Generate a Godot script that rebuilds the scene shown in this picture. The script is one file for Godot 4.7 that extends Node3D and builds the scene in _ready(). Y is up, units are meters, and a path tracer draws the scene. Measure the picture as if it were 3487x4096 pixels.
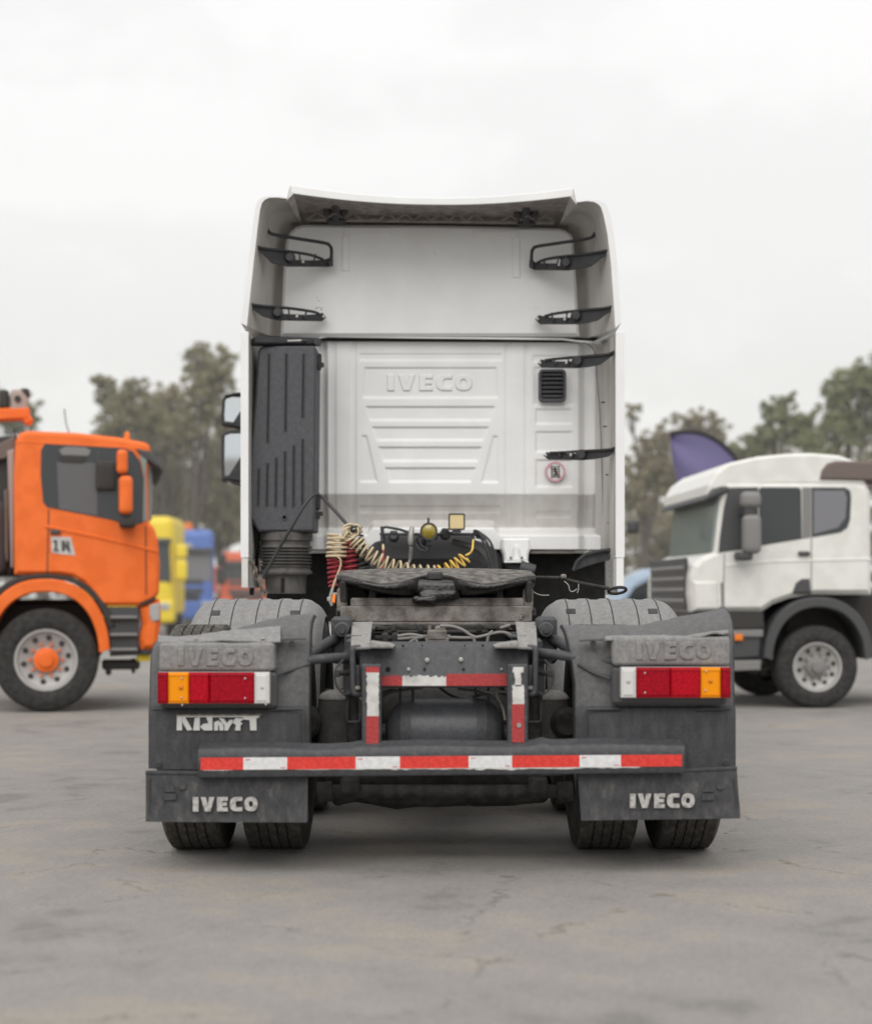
extends Node3D
# A tractor unit seen from behind in an open yard, other lorries and trees beyond it.
# Metres; the camera stands at the origin looking along -z, its eye 1.18 m above the ground.
# Sizes were measured on the photograph: at() turns a measured point and its real distance into metres.
const F := 6664.0
const EYE := 1.18
var M := {}
var rng := RandomNumberGenerator.new()


class MB:
	var st := SurfaceTool.new()
	var sg := -1
	func _init() -> void:
		st.begin(Mesh.PRIMITIVE_TRIANGLES)
		st.set_smooth_group(-1)
	func group(g: int) -> void:
		if g != sg:
			sg = g
			st.set_smooth_group(g)
	func tri(a: Vector3, b: Vector3, c: Vector3) -> void:
		st.add_vertex(a)
		st.add_vertex(c)
		st.add_vertex(b)
	func quad(a: Vector3, b: Vector3, c: Vector3, d: Vector3) -> void:
		tri(a, b, c)
		tri(a, c, d)
	func done() -> ArrayMesh:
		st.generate_normals()
		return st.commit()
	# a flat convex face turned away from a point inside
	func out_face(p: Array, inside: Vector3) -> void:
		var n: Vector3 = (p[1] - p[0]).cross(p[2] - p[0])
		var m := Vector3.ZERO
		for q in p:
			m += q
		m /= p.size()
		if n.dot(m - inside) < 0.0:
			p.reverse()
		for i in range(1, p.size() - 1):
			tri(p[0], p[i], p[i + 1])
	# chamfered box
	func box(c: Vector3, s: Vector3, b := 0.006, t := Transform3D.IDENTITY) -> void:
		group(-1)
		var h := s / 2.0
		b = minf(b, minf(h.x, minf(h.y, h.z)) * 0.9)
		var mid := t * c
		var k := func(x: float, y: float, z: float, ax: int) -> Vector3:
			var v := Vector3(x * (h.x - (0.0 if ax == 0 else b)), y * (h.y - (0.0 if ax == 1 else b)), z * (h.z - (0.0 if ax == 2 else b)))
			return t * (c + v)
		for s1 in [-1.0, 1.0]:
			out_face([k.call(s1, -1.0, -1.0, 0), k.call(s1, 1.0, -1.0, 0), k.call(s1, 1.0, 1.0, 0), k.call(s1, -1.0, 1.0, 0)], mid)
			out_face([k.call(-1.0, s1, -1.0, 1), k.call(1.0, s1, -1.0, 1), k.call(1.0, s1, 1.0, 1), k.call(-1.0, s1, 1.0, 1)], mid)
			out_face([k.call(-1.0, -1.0, s1, 2), k.call(1.0, -1.0, s1, 2), k.call(1.0, 1.0, s1, 2), k.call(-1.0, 1.0, s1, 2)], mid)
			for s2 in [-1.0, 1.0]:
				out_face([k.call(s1, s2, -1.0, 0), k.call(s1, s2, 1.0, 0), k.call(s1, s2, 1.0, 1), k.call(s1, s2, -1.0, 1)], mid)
				out_face([k.call(s1, -1.0, s2, 0), k.call(s1, 1.0, s2, 0), k.call(s1, 1.0, s2, 2), k.call(s1, -1.0, s2, 2)], mid)
				out_face([k.call(-1.0, s1, s2, 1), k.call(1.0, s1, s2, 1), k.call(1.0, s1, s2, 2), k.call(-1.0, s1, s2, 2)], mid)
				for s3 in [-1.0, 1.0]:
					out_face([k.call(s1, s2, s3, 0), k.call(s1, s2, s3, 1), k.call(s1, s2, s3, 2)], mid)
	# box given by its two ends, for bars
	func bar(a: Vector3, b: Vector3, w: float, h: float, ch := 0.004) -> void:
		var y := (b - a).normalized()
		var x := y.cross(Vector3.BACK)
		if x.length() < 0.05:
			x = y.cross(Vector3.UP)
		x = x.normalized()
		box(Vector3.ZERO, Vector3(w, a.distance_to(b), h), ch, Transform3D(Basis(x, y, x.cross(y)), (a + b) / 2.0))
	# box with rounded edges, each face a grid, dented by noise
	func soft(c: Vector3, s: Vector3, r: float, n := 10, dent := 0.0, t := Transform3D.IDENTITY, sd := 1, fr := 3.0) -> void:
		group(7)
		var h := s / 2.0
		var inner := h - Vector3.ONE * r
		var no := FastNoiseLite.new()
		no.seed = sd
		no.frequency = fr
		var axes := [[Vector3.RIGHT, Vector3.UP, Vector3.BACK], [Vector3.LEFT, Vector3.UP, Vector3.FORWARD], [Vector3.UP, Vector3.BACK, Vector3.RIGHT], [Vector3.DOWN, Vector3.BACK, Vector3.LEFT], [Vector3.BACK, Vector3.RIGHT, Vector3.UP], [Vector3.FORWARD, Vector3.RIGHT, Vector3.DOWN]]
		for a in axes:
			var rows := []
			for i in n + 1:
				var row := PackedVector3Array()
				for j in n + 1:
					var u := _edge(float(i) / n, r, absf((a[1] as Vector3).dot(h)))
					var v := _edge(float(j) / n, r, absf((a[2] as Vector3).dot(h)))
					var p: Vector3 = (a[0] + a[1] * u + a[2] * v) * h
					var q := p.clamp(-inner, inner)
					p = q + (p - q).normalized() * r
					if dent > 0.0:
						p += (p - q).normalized() * no.get_noise_3dv(p) * dent
					row.append(t * (c + p))
				rows.append(row)
			grid(rows, 7, true)
	func _edge(f: float, r: float, half: float) -> float:
		# sample positions bunched at the rounded rims
		var e := clampf(r / half, 0.0, 0.95)
		if f < 0.3:
			return -1.0 + e * f / 0.3
		if f > 0.7:
			return 1.0 - e * (1.0 - f) / 0.3
		return (f - 0.5) / 0.2 * (1.0 - e)
	func grid(rows: Array, g := 1, flip := false) -> void:
		group(g)
		for i in rows.size() - 1:
			for j in rows[i].size() - 1:
				if flip:
					quad(rows[i][j], rows[i + 1][j], rows[i + 1][j + 1], rows[i][j + 1])
				else:
					quad(rows[i][j], rows[i][j + 1], rows[i + 1][j + 1], rows[i + 1][j])
	# sheet with thickness th, laid behind the given grid
	func shell(rows: Array, th: float, flip := false) -> void:
		var back := []
		var ni := rows.size()
		var nj: int = rows[0].size()
		for i in ni:
			var r := PackedVector3Array()
			for j in nj:
				var di: Vector3 = rows[mini(i + 1, ni - 1)][j] - rows[maxi(i - 1, 0)][j]
				var dj: Vector3 = rows[i][mini(j + 1, nj - 1)] - rows[i][maxi(j - 1, 0)]
				var n := dj.cross(di).normalized() * (-1.0 if flip else 1.0)
				r.append(rows[i][j] - n * th)
			back.append(r)
		grid(rows, 1, flip)
		grid(back, 2, not flip)
		group(-1)
		for i in ni - 1:
			quad(rows[i][0], back[i][0], back[i + 1][0], rows[i + 1][0])
			quad(rows[i][nj - 1], rows[i + 1][nj - 1], back[i + 1][nj - 1], back[i][nj - 1])
		for j in nj - 1:
			quad(rows[0][j], rows[0][j + 1], back[0][j + 1], back[0][j])
			quad(rows[ni - 1][j], back[ni - 1][j], back[ni - 1][j + 1], rows[ni - 1][j + 1])
	# tube along a line; r a number or a list of radii
	func tube(pts: Array, r: Variant, n := 10, caps := true) -> void:
		var rows := []
		var up := Vector3(0.31, 0.93, 0.2).normalized()
		for i in pts.size():
			var d: Vector3 = (pts[mini(i + 1, pts.size() - 1)] - pts[maxi(i - 1, 0)]).normalized()
			up = (up - d * up.dot(d)).normalized()
			var side := d.cross(up)
			var rad: float = r[i] if r is Array else r
			var row := PackedVector3Array()
			for k in n + 1:
				var a := TAU * (k % n) / n
				row.append(pts[i] + (up * cos(a) + side * sin(a)) * rad)
			rows.append(row)
		grid(rows, 3)
		if caps:
			group(-1)
			for e in [0, pts.size() - 1]:
				var ring := []
				for k in n:
					ring.append(rows[e][k])
				out_face(ring, pts[1] if e == 0 else pts[e - 1])
	# turned shape round the local y axis; profile of (radius, height), going up
	func lathe(prof: Array, n := 32, t := Transform3D.IDENTITY, soft_angle := 40.0) -> void:
		var g := 10
		for i in prof.size() - 1:
			if i > 0:
				var d0: Vector2 = (prof[i] - prof[i - 1]).normalized()
				var d1: Vector2 = (prof[i + 1] - prof[i]).normalized()
				if absf(rad_to_deg(d0.angle_to(d1))) > soft_angle:
					g += 1
			group(g)
			var p: Vector2 = prof[i]
			var q: Vector2 = prof[i + 1]
			for k in n:
				var a0 := TAU * k / n
				var a1 := TAU * ((k + 1) % n) / n
				var a := t * Vector3(p.x * cos(a0), p.y, p.x * sin(a0))
				var b := t * Vector3(q.x * cos(a0), q.y, q.x * sin(a0))
				var c := t * Vector3(q.x * cos(a1), q.y, q.x * sin(a1))
				var d := t * Vector3(p.x * cos(a1), p.y, p.x * sin(a1))
				if p.x < 1e-5:
					tri(a, b, c)
				elif q.x < 1e-5:
					tri(a, b, d)
				else:
					quad(a, b, c, d)
	static func area2(p: PackedVector2Array) -> float:
		var s := 0.0
		for i in p.size():
			s += p[i].cross(p[(i + 1) % p.size()])
		return s / 2.0
	static func inset(p: PackedVector2Array, b: float) -> PackedVector2Array:
		var o := PackedVector2Array()
		var n := p.size()
		for i in n:
			var e0 := (p[i] - p[(i + n - 1) % n]).normalized()
			var e1 := (p[(i + 1) % n] - p[i]).normalized()
			var n0 := Vector2(-e0.y, e0.x)
			var n1 := Vector2(-e1.y, e1.x)
			var m := (n0 + n1).normalized()
			o.append(p[i] + m * b / maxf(0.5, m.dot(n0)))
		return o
	# outline in the local xy plane drawn out from z = zf (front) back to zb
	func prism(poly: PackedVector2Array, zf: float, zb: float, b := 0.0, t := Transform3D.IDENTITY) -> void:
		group(-1)
		if area2(poly) < 0.0:
			poly.reverse()
		var n := poly.size()
		var fr := inset(poly, b) if b > 0.0 else poly
		for pair in [[fr, zf, false], [poly, zb, true]]:
			var q: PackedVector2Array = pair[0]
			var idx := Geometry2D.triangulate_polygon(q)
			for i in range(0, idx.size(), 3):
				var a := q[idx[i]]
				var bb := q[idx[i + 1]]
				var c := q[idx[i + 2]]
				if ((bb - a).cross(c - a) < 0.0) != pair[2]:
					var sw := bb
					bb = c
					c = sw
				var z: float = pair[1]
				tri(t * Vector3(a.x, a.y, z), t * Vector3(bb.x, bb.y, z), t * Vector3(c.x, c.y, z))
		for i in n:
			var j := (i + 1) % n
			quad(t * Vector3(poly[i].x, poly[i].y, zb), t * Vector3(poly[j].x, poly[j].y, zb), t * Vector3(poly[j].x, poly[j].y, zf - b), t * Vector3(poly[i].x, poly[i].y, zf - b))
			if b > 0.0:
				quad(t * Vector3(poly[i].x, poly[i].y, zf - b), t * Vector3(poly[j].x, poly[j].y, zf - b), t * Vector3(fr[j].x, fr[j].y, zf), t * Vector3(fr[i].x, fr[i].y, zf))
	# outline of points in space, drawn out by th away from the viewer
	func slab(pts: Array, th: float) -> void:
		group(-1)
		var poly := PackedVector2Array()
		for p in pts:
			poly.append(Vector2(p.x, p.y))
		if area2(poly) < 0.0:
			poly.reverse()
			pts = pts.duplicate()
			pts.reverse()
		var idx := Geometry2D.triangulate_polygon(poly)
		var o := Vector3(0, 0, -th)
		for i in range(0, idx.size(), 3):
			var a: Vector3 = pts[idx[i]]
			var b: Vector3 = pts[idx[i + 1]]
			var c: Vector3 = pts[idx[i + 2]]
			if (b - a).cross(c - a).z < 0.0:
				var sw := b
				b = c
				c = sw
			tri(a, b, c)
			tri(a + o, c + o, b + o)
		for i in pts.size():
			var j := (i + 1) % pts.size()
			quad(pts[i] + o, pts[j] + o, pts[j], pts[i])
	# ring between two outlines of equal count
	func ring(outer: PackedVector2Array, inner: PackedVector2Array, zf: float, zb: float, b := 0.0, t := Transform3D.IDENTITY, closed := true) -> void:
		group(-1)
		var n := outer.size()
		var mid := Vector2.ZERO
		for p in outer:
			mid += p / n
		for i in n if closed else n - 1:
			var j := (i + 1) % n
			var v := func(p: Vector2, z: float, s: float) -> Vector3:
				var d := (p - mid).normalized() * s
				return t * Vector3(p.x + d.x, p.y + d.y, z)
			var q := [[outer[i], outer[j], 1.0, -1.0], [inner[i], inner[j], -1.0, 1.0]]
			quad(v.call(inner[i], zf, b), v.call(outer[i], zf, -b), v.call(outer[j], zf, -b), v.call(inner[j], zf, b))
			quad(v.call(outer[i], zf, -b), v.call(outer[i], zf - b, 0.0), v.call(outer[j], zf - b, 0.0), v.call(outer[j], zf, -b))
			quad(v.call(outer[i], zf - b, 0.0), v.call(outer[i], zb, 0.0), v.call(outer[j], zb, 0.0), v.call(outer[j], zf - b, 0.0))
			quad(v.call(inner[j], zf, b), v.call(inner[j], zf - b, 0.0), v.call(inner[i], zf - b, 0.0), v.call(inner[i], zf, b))
			quad(v.call(inner[j], zf - b, 0.0), v.call(inner[j], zb, 0.0), v.call(inner[i], zb, 0.0), v.call(inner[i], zf - b, 0.0))
		if not closed:
			for e in [0, n - 1]:
				var mm := t * Vector3(((outer[n / 2] + inner[n / 2]) / 2.0).x, ((outer[n / 2] + inner[n / 2]) / 2.0).y, (zf + zb) / 2.0)
				out_face([t * Vector3(outer[e].x, outer[e].y, zb), t * Vector3(inner[e].x, inner[e].y, zb), t * Vector3(inner[e].x, inner[e].y, zf), t * Vector3(outer[e].x, outer[e].y, zf)], mm)


func at(px: float, py: float, d: float) -> Vector3:
	return Vector3((px - 1743.5) / F * d, EYE + (2376.0 - py) / F * d, -d)


func pts(list: Array, d: float) -> Array:
	var o := []
	for p in list:
		o.append(at(p[0], p[1], d))
	return o


func outline(list: Array, d: float) -> PackedVector2Array:
	var o := PackedVector2Array()
	for p in list:
		var v := at(p[0], p[1], d)
		o.append(Vector2(v.x, v.y))
	return o


func round_rect(x0: float, y0: float, x1: float, y1: float, r: float, n := 5) -> PackedVector2Array:
	var o := PackedVector2Array()
	for c in [[x1 - r, y1 - r, 0.0], [x0 + r, y1 - r, 90.0], [x0 + r, y0 + r, 180.0], [x1 - r, y0 + r, 270.0]]:
		for k in n + 1:
			var a := deg_to_rad(c[2] + 90.0 * k / n)
			o.append(Vector2(c[0] + r * cos(a), c[1] + r * sin(a)))
	return o


func ellipse(cx: float, cy: float, rx: float, ry: float, n := 32, e := 2.0, a0 := 0.0, a1 := 360.0, closed := true) -> PackedVector2Array:
	var o := PackedVector2Array()
	for k in n if closed else n + 1:
		var a := deg_to_rad(a0 + (a1 - a0) * k / n)
		var c := cos(a)
		var s := sin(a)
		o.append(Vector2(cx + rx * signf(c) * pow(absf(c), 2.0 / e), cy + ry * signf(s) * pow(absf(s), 2.0 / e)))
	return o


func smooth_line(p: Array, per := 6) -> Array:
	var o := []
	for i in p.size() - 1:
		var a: Vector3 = p[maxi(i - 1, 0)]
		var b: Vector3 = p[i]
		var c: Vector3 = p[i + 1]
		var d: Vector3 = p[mini(i + 2, p.size() - 1)]
		for k in per:
			o.append(b.cubic_interpolate(c, a, d, float(k) / per))
	o.append(p[p.size() - 1])
	return o


func coil(axis: Array, turns: float, r: float, per := 16, wobble := 0.0) -> Array:
	var line := smooth_line(axis, 10)
	var total := int(turns * per)
	var o := []
	var up := Vector3(0.2, 0.3, 0.9).normalized()
	for i in total + 1:
		var f := float(i) / total * (line.size() - 1)
		var k := mini(int(f), line.size() - 2)
		var c: Vector3 = line[k].lerp(line[k + 1], f - k)
		var d: Vector3 = (line[k + 1] - line[k]).normalized()
		up = (up - d * up.dot(d)).normalized()
		var side := d.cross(up)
		var a := TAU * i / per
		var rr := r * (1.0 + wobble * sin(i * 0.37) + wobble * 0.6 * sin(i * 0.131 + 1.0))
		o.append(c + (up * cos(a) + side * sin(a)) * rr)
	return o


# ---- nodes
func numbered(called: String) -> String:
	if not has_node(NodePath(called)):
		return called
	var k := 1
	while has_node(NodePath("%s_%03d" % [called, k])):
		k += 1
	return "%s_%03d" % [called, k]


func thing(called: String, label: String, category: String, where := Vector3.ZERO, turn := 0.0, group := "") -> Node3D:
	var o := Node3D.new()
	o.name = numbered(called)
	add_child(o)
	o.position = where
	o.rotation.y = turn
	o.set_meta("label", label)
	o.set_meta("category", category)
	if group:
		o.set_meta("group", group)
	return o


# a part whose shape is given in the place's own metres
func part(mb: Variant, called: String, m: Material, parent: Node3D, t := Transform3D.IDENTITY) -> MeshInstance3D:
	var o := MeshInstance3D.new()
	o.name = called
	o.mesh = mb.done() if mb is MB else mb
	o.material_override = m
	parent.add_child(o, true)
	o.global_transform = t
	return o


# a part whose shape is given in its parent's axes
func own(mb: Variant, called: String, m: Material, parent: Node3D, t := Transform3D.IDENTITY) -> MeshInstance3D:
	var o := part(mb, called, m, parent)
	o.transform = t
	return o


# ---- materials; colours are linear
func lin(r: float, g: float, b: float) -> Color:
	return Color(r, g, b).linear_to_srgb()


func noise_tex(sd: int, freq: float, ramp: Array, size := 512, kind := FastNoiseLite.TYPE_SIMPLEX_SMOOTH, oct := 5) -> NoiseTexture2D:
	var n := FastNoiseLite.new()
	n.noise_type = kind
	n.seed = sd
	n.frequency = freq
	n.fractal_octaves = oct
	var t := NoiseTexture2D.new()
	t.width = size
	t.height = size
	t.seamless = true
	t.noise = n
	var g := Gradient.new()
	var o := PackedFloat32Array()
	var c := PackedColorArray()
	for r in ramp:
		o.append(r[0])
		c.append(r[1])
	g.offsets = o
	g.colors = c
	t.color_ramp = g
	return t


var speck: NoiseTexture2D
var bumps: NoiseTexture2D


func grained(called: String, ramp: Array, tile: Vector3, rough: float, sd := 1, freq := 0.008, fine := 0.4, relief := 0.0) -> StandardMaterial3D:
	var m := StandardMaterial3D.new()
	m.resource_name = called
	m.albedo_texture = noise_tex(sd, freq, ramp)
	m.uv1_triplanar = true
	m.uv1_world_triplanar = true
	m.uv1_scale = Vector3(1.0 / tile.x, 1.0 / tile.y, 1.0 / tile.z)
	m.roughness = rough
	if fine > 0.0:
		m.detail_enabled = true
		m.detail_albedo = speck
		m.detail_blend_mode = BaseMaterial3D.BLEND_MODE_MUL
		m.detail_uv_layer = BaseMaterial3D.DETAIL_UV_2
		m.uv2_triplanar = true
		m.uv2_world_triplanar = true
		m.uv2_scale = Vector3.ONE / fine
	if relief > 0.0:
		m.heightmap_enabled = true
		m.heightmap_texture = bumps
		m.heightmap_scale = relief
	M[called] = m
	return m


func plain(called: String, c: Color, rough := 0.5, metal := 0.0, coat := 0.0) -> StandardMaterial3D:
	var m := StandardMaterial3D.new()
	m.resource_name = called
	m.albedo_color = c
	m.roughness = rough
	m.metallic = metal
	if coat > 0.0:
		m.clearcoat_enabled = true
		m.clearcoat = coat
		m.clearcoat_roughness = 0.1
	M[called] = m
	return m


func make_materials() -> void:
	speck = noise_tex(77, 0.09, [[0.28, lin(0.83, 0.825, 0.815)], [0.55, Color.WHITE]], 256, FastNoiseLite.TYPE_SIMPLEX_SMOOTH, 4)
	bumps = noise_tex(78, 0.06, [[0.0, Color.BLACK], [1.0, Color.WHITE]], 256, FastNoiseLite.TYPE_SIMPLEX_SMOOTH, 5)
	var one := Vector3.ONE
	# the tractor unit
	grained("cab_paint", [[0.3, lin(0.745, 0.745, 0.74)], [0.7, lin(0.775, 0.776, 0.772)]], one * 1.6, 0.38, 1, 0.008, 0.0)
	grained("cab_grime_shade", [[0.25, lin(0.40, 0.375, 0.345)], [0.5, lin(0.52, 0.50, 0.47)], [0.75, lin(0.60, 0.585, 0.56)]], Vector3(1.4, 5.0, 1.4), 0.6, 2, 0.008, 0.0)
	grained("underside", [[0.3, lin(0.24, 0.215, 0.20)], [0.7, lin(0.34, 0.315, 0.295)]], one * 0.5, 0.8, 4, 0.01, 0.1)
	grained("black_plastic", [[0.3, lin(0.022, 0.022, 0.025)], [0.7, lin(0.036, 0.035, 0.037)]], one * 0.4, 0.55, 5)
	grained("intake_plastic", [[0.25, lin(0.062, 0.064, 0.072)], [0.75, lin(0.074, 0.076, 0.084)]], one * 0.5, 0.62, 6, 0.02, 0.45, 0.03)
	grained("bellows", [[0.25, lin(0.07, 0.067, 0.064)], [0.75, lin(0.13, 0.122, 0.115)]], one * 0.4, 0.75, 7)
	grained("fender_grey", [[0.2, lin(0.20, 0.197, 0.198)], [0.8, lin(0.26, 0.255, 0.25)]], one * 0.5, 0.9, 8, 0.02, 0.45, 0.03)
	grained("cab_greyer", [[0.25, lin(0.54, 0.52, 0.495)], [0.75, lin(0.63, 0.615, 0.59)]], one * 0.9, 0.6, 34, 0.012, 0.0)  # cab white in a greyer, slightly warmer tone
	grained("fender_mid", [[0.2, lin(0.098, 0.097, 0.10)], [0.8, lin(0.135, 0.132, 0.132)]], one * 0.5, 0.85, 35, 0.02, 0.45, 0.03)
	grained("fender_dark", [[0.2, lin(0.036, 0.037, 0.041)], [0.8, lin(0.060, 0.059, 0.061)]], Vector3(0.4, 1.0, 0.4), 0.75, 9, 0.016, 0.45, 0.03)
	grained("flap_rubber", [[0.2, lin(0.040, 0.041, 0.045)], [0.6, lin(0.058, 0.058, 0.061)], [0.9, lin(0.10, 0.096, 0.092)]], Vector3(0.35, 0.9, 0.35), 0.8, 10, 0.014, 0.45, 0.03)
	grained("chassis_paint", [[0.2, lin(0.043, 0.045, 0.051)], [0.7, lin(0.060, 0.061, 0.066)], [0.9, lin(0.095, 0.091, 0.086)]], one * 0.4, 0.6, 11, 0.02, 0.45)
	grained("chassis_dust", [[0.2, lin(0.22, 0.214, 0.206)], [0.8, lin(0.31, 0.30, 0.288)]], one * 0.4, 0.9, 12, 0.02, 0.45)
	grained("beam_rust", [[0.2, lin(0.11, 0.095, 0.085)], [0.5, lin(0.20, 0.18, 0.162)], [0.8, lin(0.27, 0.25, 0.23)]], one * 0.7, 0.8, 13, 0.012, 0.45)
	grained("plate_steel", [[0.25, lin(0.045, 0.04, 0.037)], [0.5, lin(0.12, 0.108, 0.097)], [0.75, lin(0.22, 0.20, 0.178)]], Vector3(0.5, 0.3, 1.2), 0.5, 14, 0.014, 0.4)
	M["plate_steel"].metallic = 0.35
	grained("grease", [[0.3, lin(0.012, 0.011, 0.011)], [0.7, lin(0.035, 0.032, 0.03)]], one * 0.3, 0.3, 15, 0.02, 0.0, 0.25)
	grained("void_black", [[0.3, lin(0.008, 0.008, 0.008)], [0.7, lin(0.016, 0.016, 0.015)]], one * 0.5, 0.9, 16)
	grained("running_gear", [[0.25, lin(0.018, 0.017, 0.016)], [0.75, lin(0.048, 0.044, 0.04)]], one * 0.5, 0.85, 17, 0.012, 0.45)
	grained("rubber", [[0.25, lin(0.020, 0.020, 0.020)], [0.75, lin(0.045, 0.043, 0.040)]], one * 0.5, 0.85, 18, 0.012, 0.1)
	grained("dusty_tread", [[0.25, lin(0.04, 0.037, 0.033)], [0.6, lin(0.075, 0.068, 0.059)], [0.85, lin(0.12, 0.109, 0.093)]], one * 0.4, 0.95, 19, 0.014, 0.45)
	grained("tank_paint", [[0.25, lin(0.065, 0.069, 0.078)], [0.75, lin(0.09, 0.092, 0.099)]], one * 0.4, 0.42, 20, 0.015, 0.45)
	grained("spring_rubber", [[0.25, lin(0.065, 0.063, 0.06)], [0.75, lin(0.11, 0.105, 0.098)]], one * 0.5, 0.85, 21)
	plain("hose_black", lin(0.035, 0.036, 0.038), 0.5)
	grained("hose_cream", [[0.3, lin(0.50, 0.40, 0.25)], [0.7, lin(0.62, 0.52, 0.36)]], one * 0.2, 0.5, 22, 0.02, 0.0)
	plain("hose_red", lin(0.32, 0.025, 0.04), 0.5)
	plain("hose_yellow", lin(0.72, 0.47, 0.10), 0.45)
	plain("hose_grey", lin(0.20, 0.19, 0.18), 0.6)
	plain("orange_plastic", lin(0.80, 0.20, 0.015), 0.5)
	plain("bolt_steel", lin(0.42, 0.41, 0.39), 0.4, 0.6)
	plain("zinc", lin(0.36, 0.35, 0.33), 0.5, 0.3)
	grained("rag_twine", [[0.3, lin(0.14, 0.115, 0.09)], [0.7, lin(0.30, 0.26, 0.21)]], one * 0.15, 0.95, 23)
	var red := grained("lens_red", [[0.3, lin(0.33, 0.002, 0.010)], [0.7, lin(0.45, 0.004, 0.016)]], one * 0.2, 0.22, 24, 0.02, 0.0)
	red.metallic_specular = 0.3
	var deep := grained("lens_deep", [[0.3, lin(0.25, 0.002, 0.010)], [0.7, lin(0.35, 0.003, 0.014)]], one * 0.2, 0.22, 25, 0.02, 0.0)
	deep.metallic_specular = 0.3
	plain("lens_amber", lin(0.80, 0.27, 0.004), 0.3).metallic_specular = 0.3
	plain("bulb_amber", lin(0.58, 0.17, 0.004), 0.3)
	plain("bulb_grey", lin(0.42, 0.41, 0.40), 0.3)
	plain("bulb_red", lin(0.44, 0.004, 0.016), 0.25)
	plain("lens_clear", lin(0.58, 0.57, 0.56), 0.2, 0.0, 0.8)
	plain("lamp_yellow", lin(0.30, 0.23, 0.03), 0.15, 0.0, 1.0)
	plain("lamp_cream", lin(0.66, 0.52, 0.27), 0.3, 0.0, 0.6)
	grained("tape_red", [[0.3, lin(0.55, 0.030, 0.022)], [0.7, lin(0.68, 0.045, 0.03)]], one * 0.4, 0.4, 26, 0.03, 0.0)
	grained("tape_old_red", [[0.3, lin(0.30, 0.028, 0.03)], [0.7, lin(0.42, 0.04, 0.04)]], one * 0.15, 0.55, 27, 0.02, 0.0)
	grained("tape_white", [[0.3, lin(0.60, 0.60, 0.605)], [0.7, lin(0.68, 0.68, 0.68)]], one * 0.3, 0.4, 28, 0.02, 0.0)
	grained("tape_old_white", [[0.2, lin(0.42, 0.41, 0.39)], [0.5, lin(0.54, 0.53, 0.51)], [0.8, lin(0.60, 0.59, 0.57)]], one * 0.5, 0.55, 29, 0.012, 0.0)
	grained("worn_letter", [[0.2, lin(0.24, 0.233, 0.222)], [0.4, lin(0.38, 0.37, 0.355)], [0.75, lin(0.46, 0.45, 0.43)]], one * 0.3, 0.8, 30, 0.02, 0.0)
	plain("plate_white", lin(0.55, 0.55, 0.53), 0.5)
	plain("print_red", lin(0.55, 0.05, 0.06), 0.5)
	plain("faded_print", lin(0.07, 0.068, 0.065), 0.6)
	plain("print_black", lin(0.02, 0.02, 0.02), 0.6)
	plain("sticker_pink", lin(0.62, 0.34, 0.39), 0.5)
	plain("mirror_glass", lin(0.60, 0.63, 0.65), 0.03, 1.0)
	# other lorries, the flag, the trees
	grained("orange_paint", [[0.3, lin(0.78, 0.145, 0.022)], [0.7, lin(0.86, 0.175, 0.032)]], one * 1.5, 0.4, 31, 0.01, 0.0).metallic_specular = 0.4
	grained("white_paint", [[0.3, lin(0.66, 0.66, 0.62)], [0.7, lin(0.73, 0.73, 0.69)]], one * 1.5, 0.3, 32, 0.01, 0.0)
	plain("yellow_paint", lin(0.80, 0.60, 0.03), 0.35)
	plain("blue_paint", lin(0.09, 0.17, 0.48), 0.35)
	plain("red_paint", lin(0.62, 0.11, 0.04), 0.4)
	plain("pale_blue_paint", lin(0.32, 0.40, 0.50), 0.3)
	plain("dark_glass", lin(0.04, 0.045, 0.047), 0.04)
	plain("pale_glass", lin(0.22, 0.26, 0.245), 0.04)
	plain("cloth_grey", lin(0.19, 0.19, 0.205), 0.8)
	plain("grey_plastic", lin(0.06, 0.06, 0.062), 0.6)
	plain("mid_grey", lin(0.20, 0.195, 0.19), 0.6)
	plain("alloy", lin(0.40, 0.39, 0.38), 0.5, 0.2)
	plain("seat_cloth", lin(0.12, 0.12, 0.12), 0.8)
	plain("machine_dark", lin(0.035, 0.032, 0.03), 0.7)
	plain("machine_brown", lin(0.15, 0.118, 0.105), 0.8)
	plain("machine_pale", lin(0.38, 0.31, 0.28), 0.8)
	plain("flag_cloth", lin(0.15, 0.135, 0.26), 0.85)
	grained("bark", [[0.3, lin(0.07, 0.058, 0.045)], [0.7, lin(0.14, 0.12, 0.10)]], Vector3(0.5, 2.0, 0.5), 0.95, 33)
	var leaf := plain("leaf", Color.WHITE, 0.75)
	leaf.vertex_color_use_as_albedo = true
	leaf.backlight_enabled = true
	leaf.backlight = Color(0.6, 0.6, 0.45)


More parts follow.
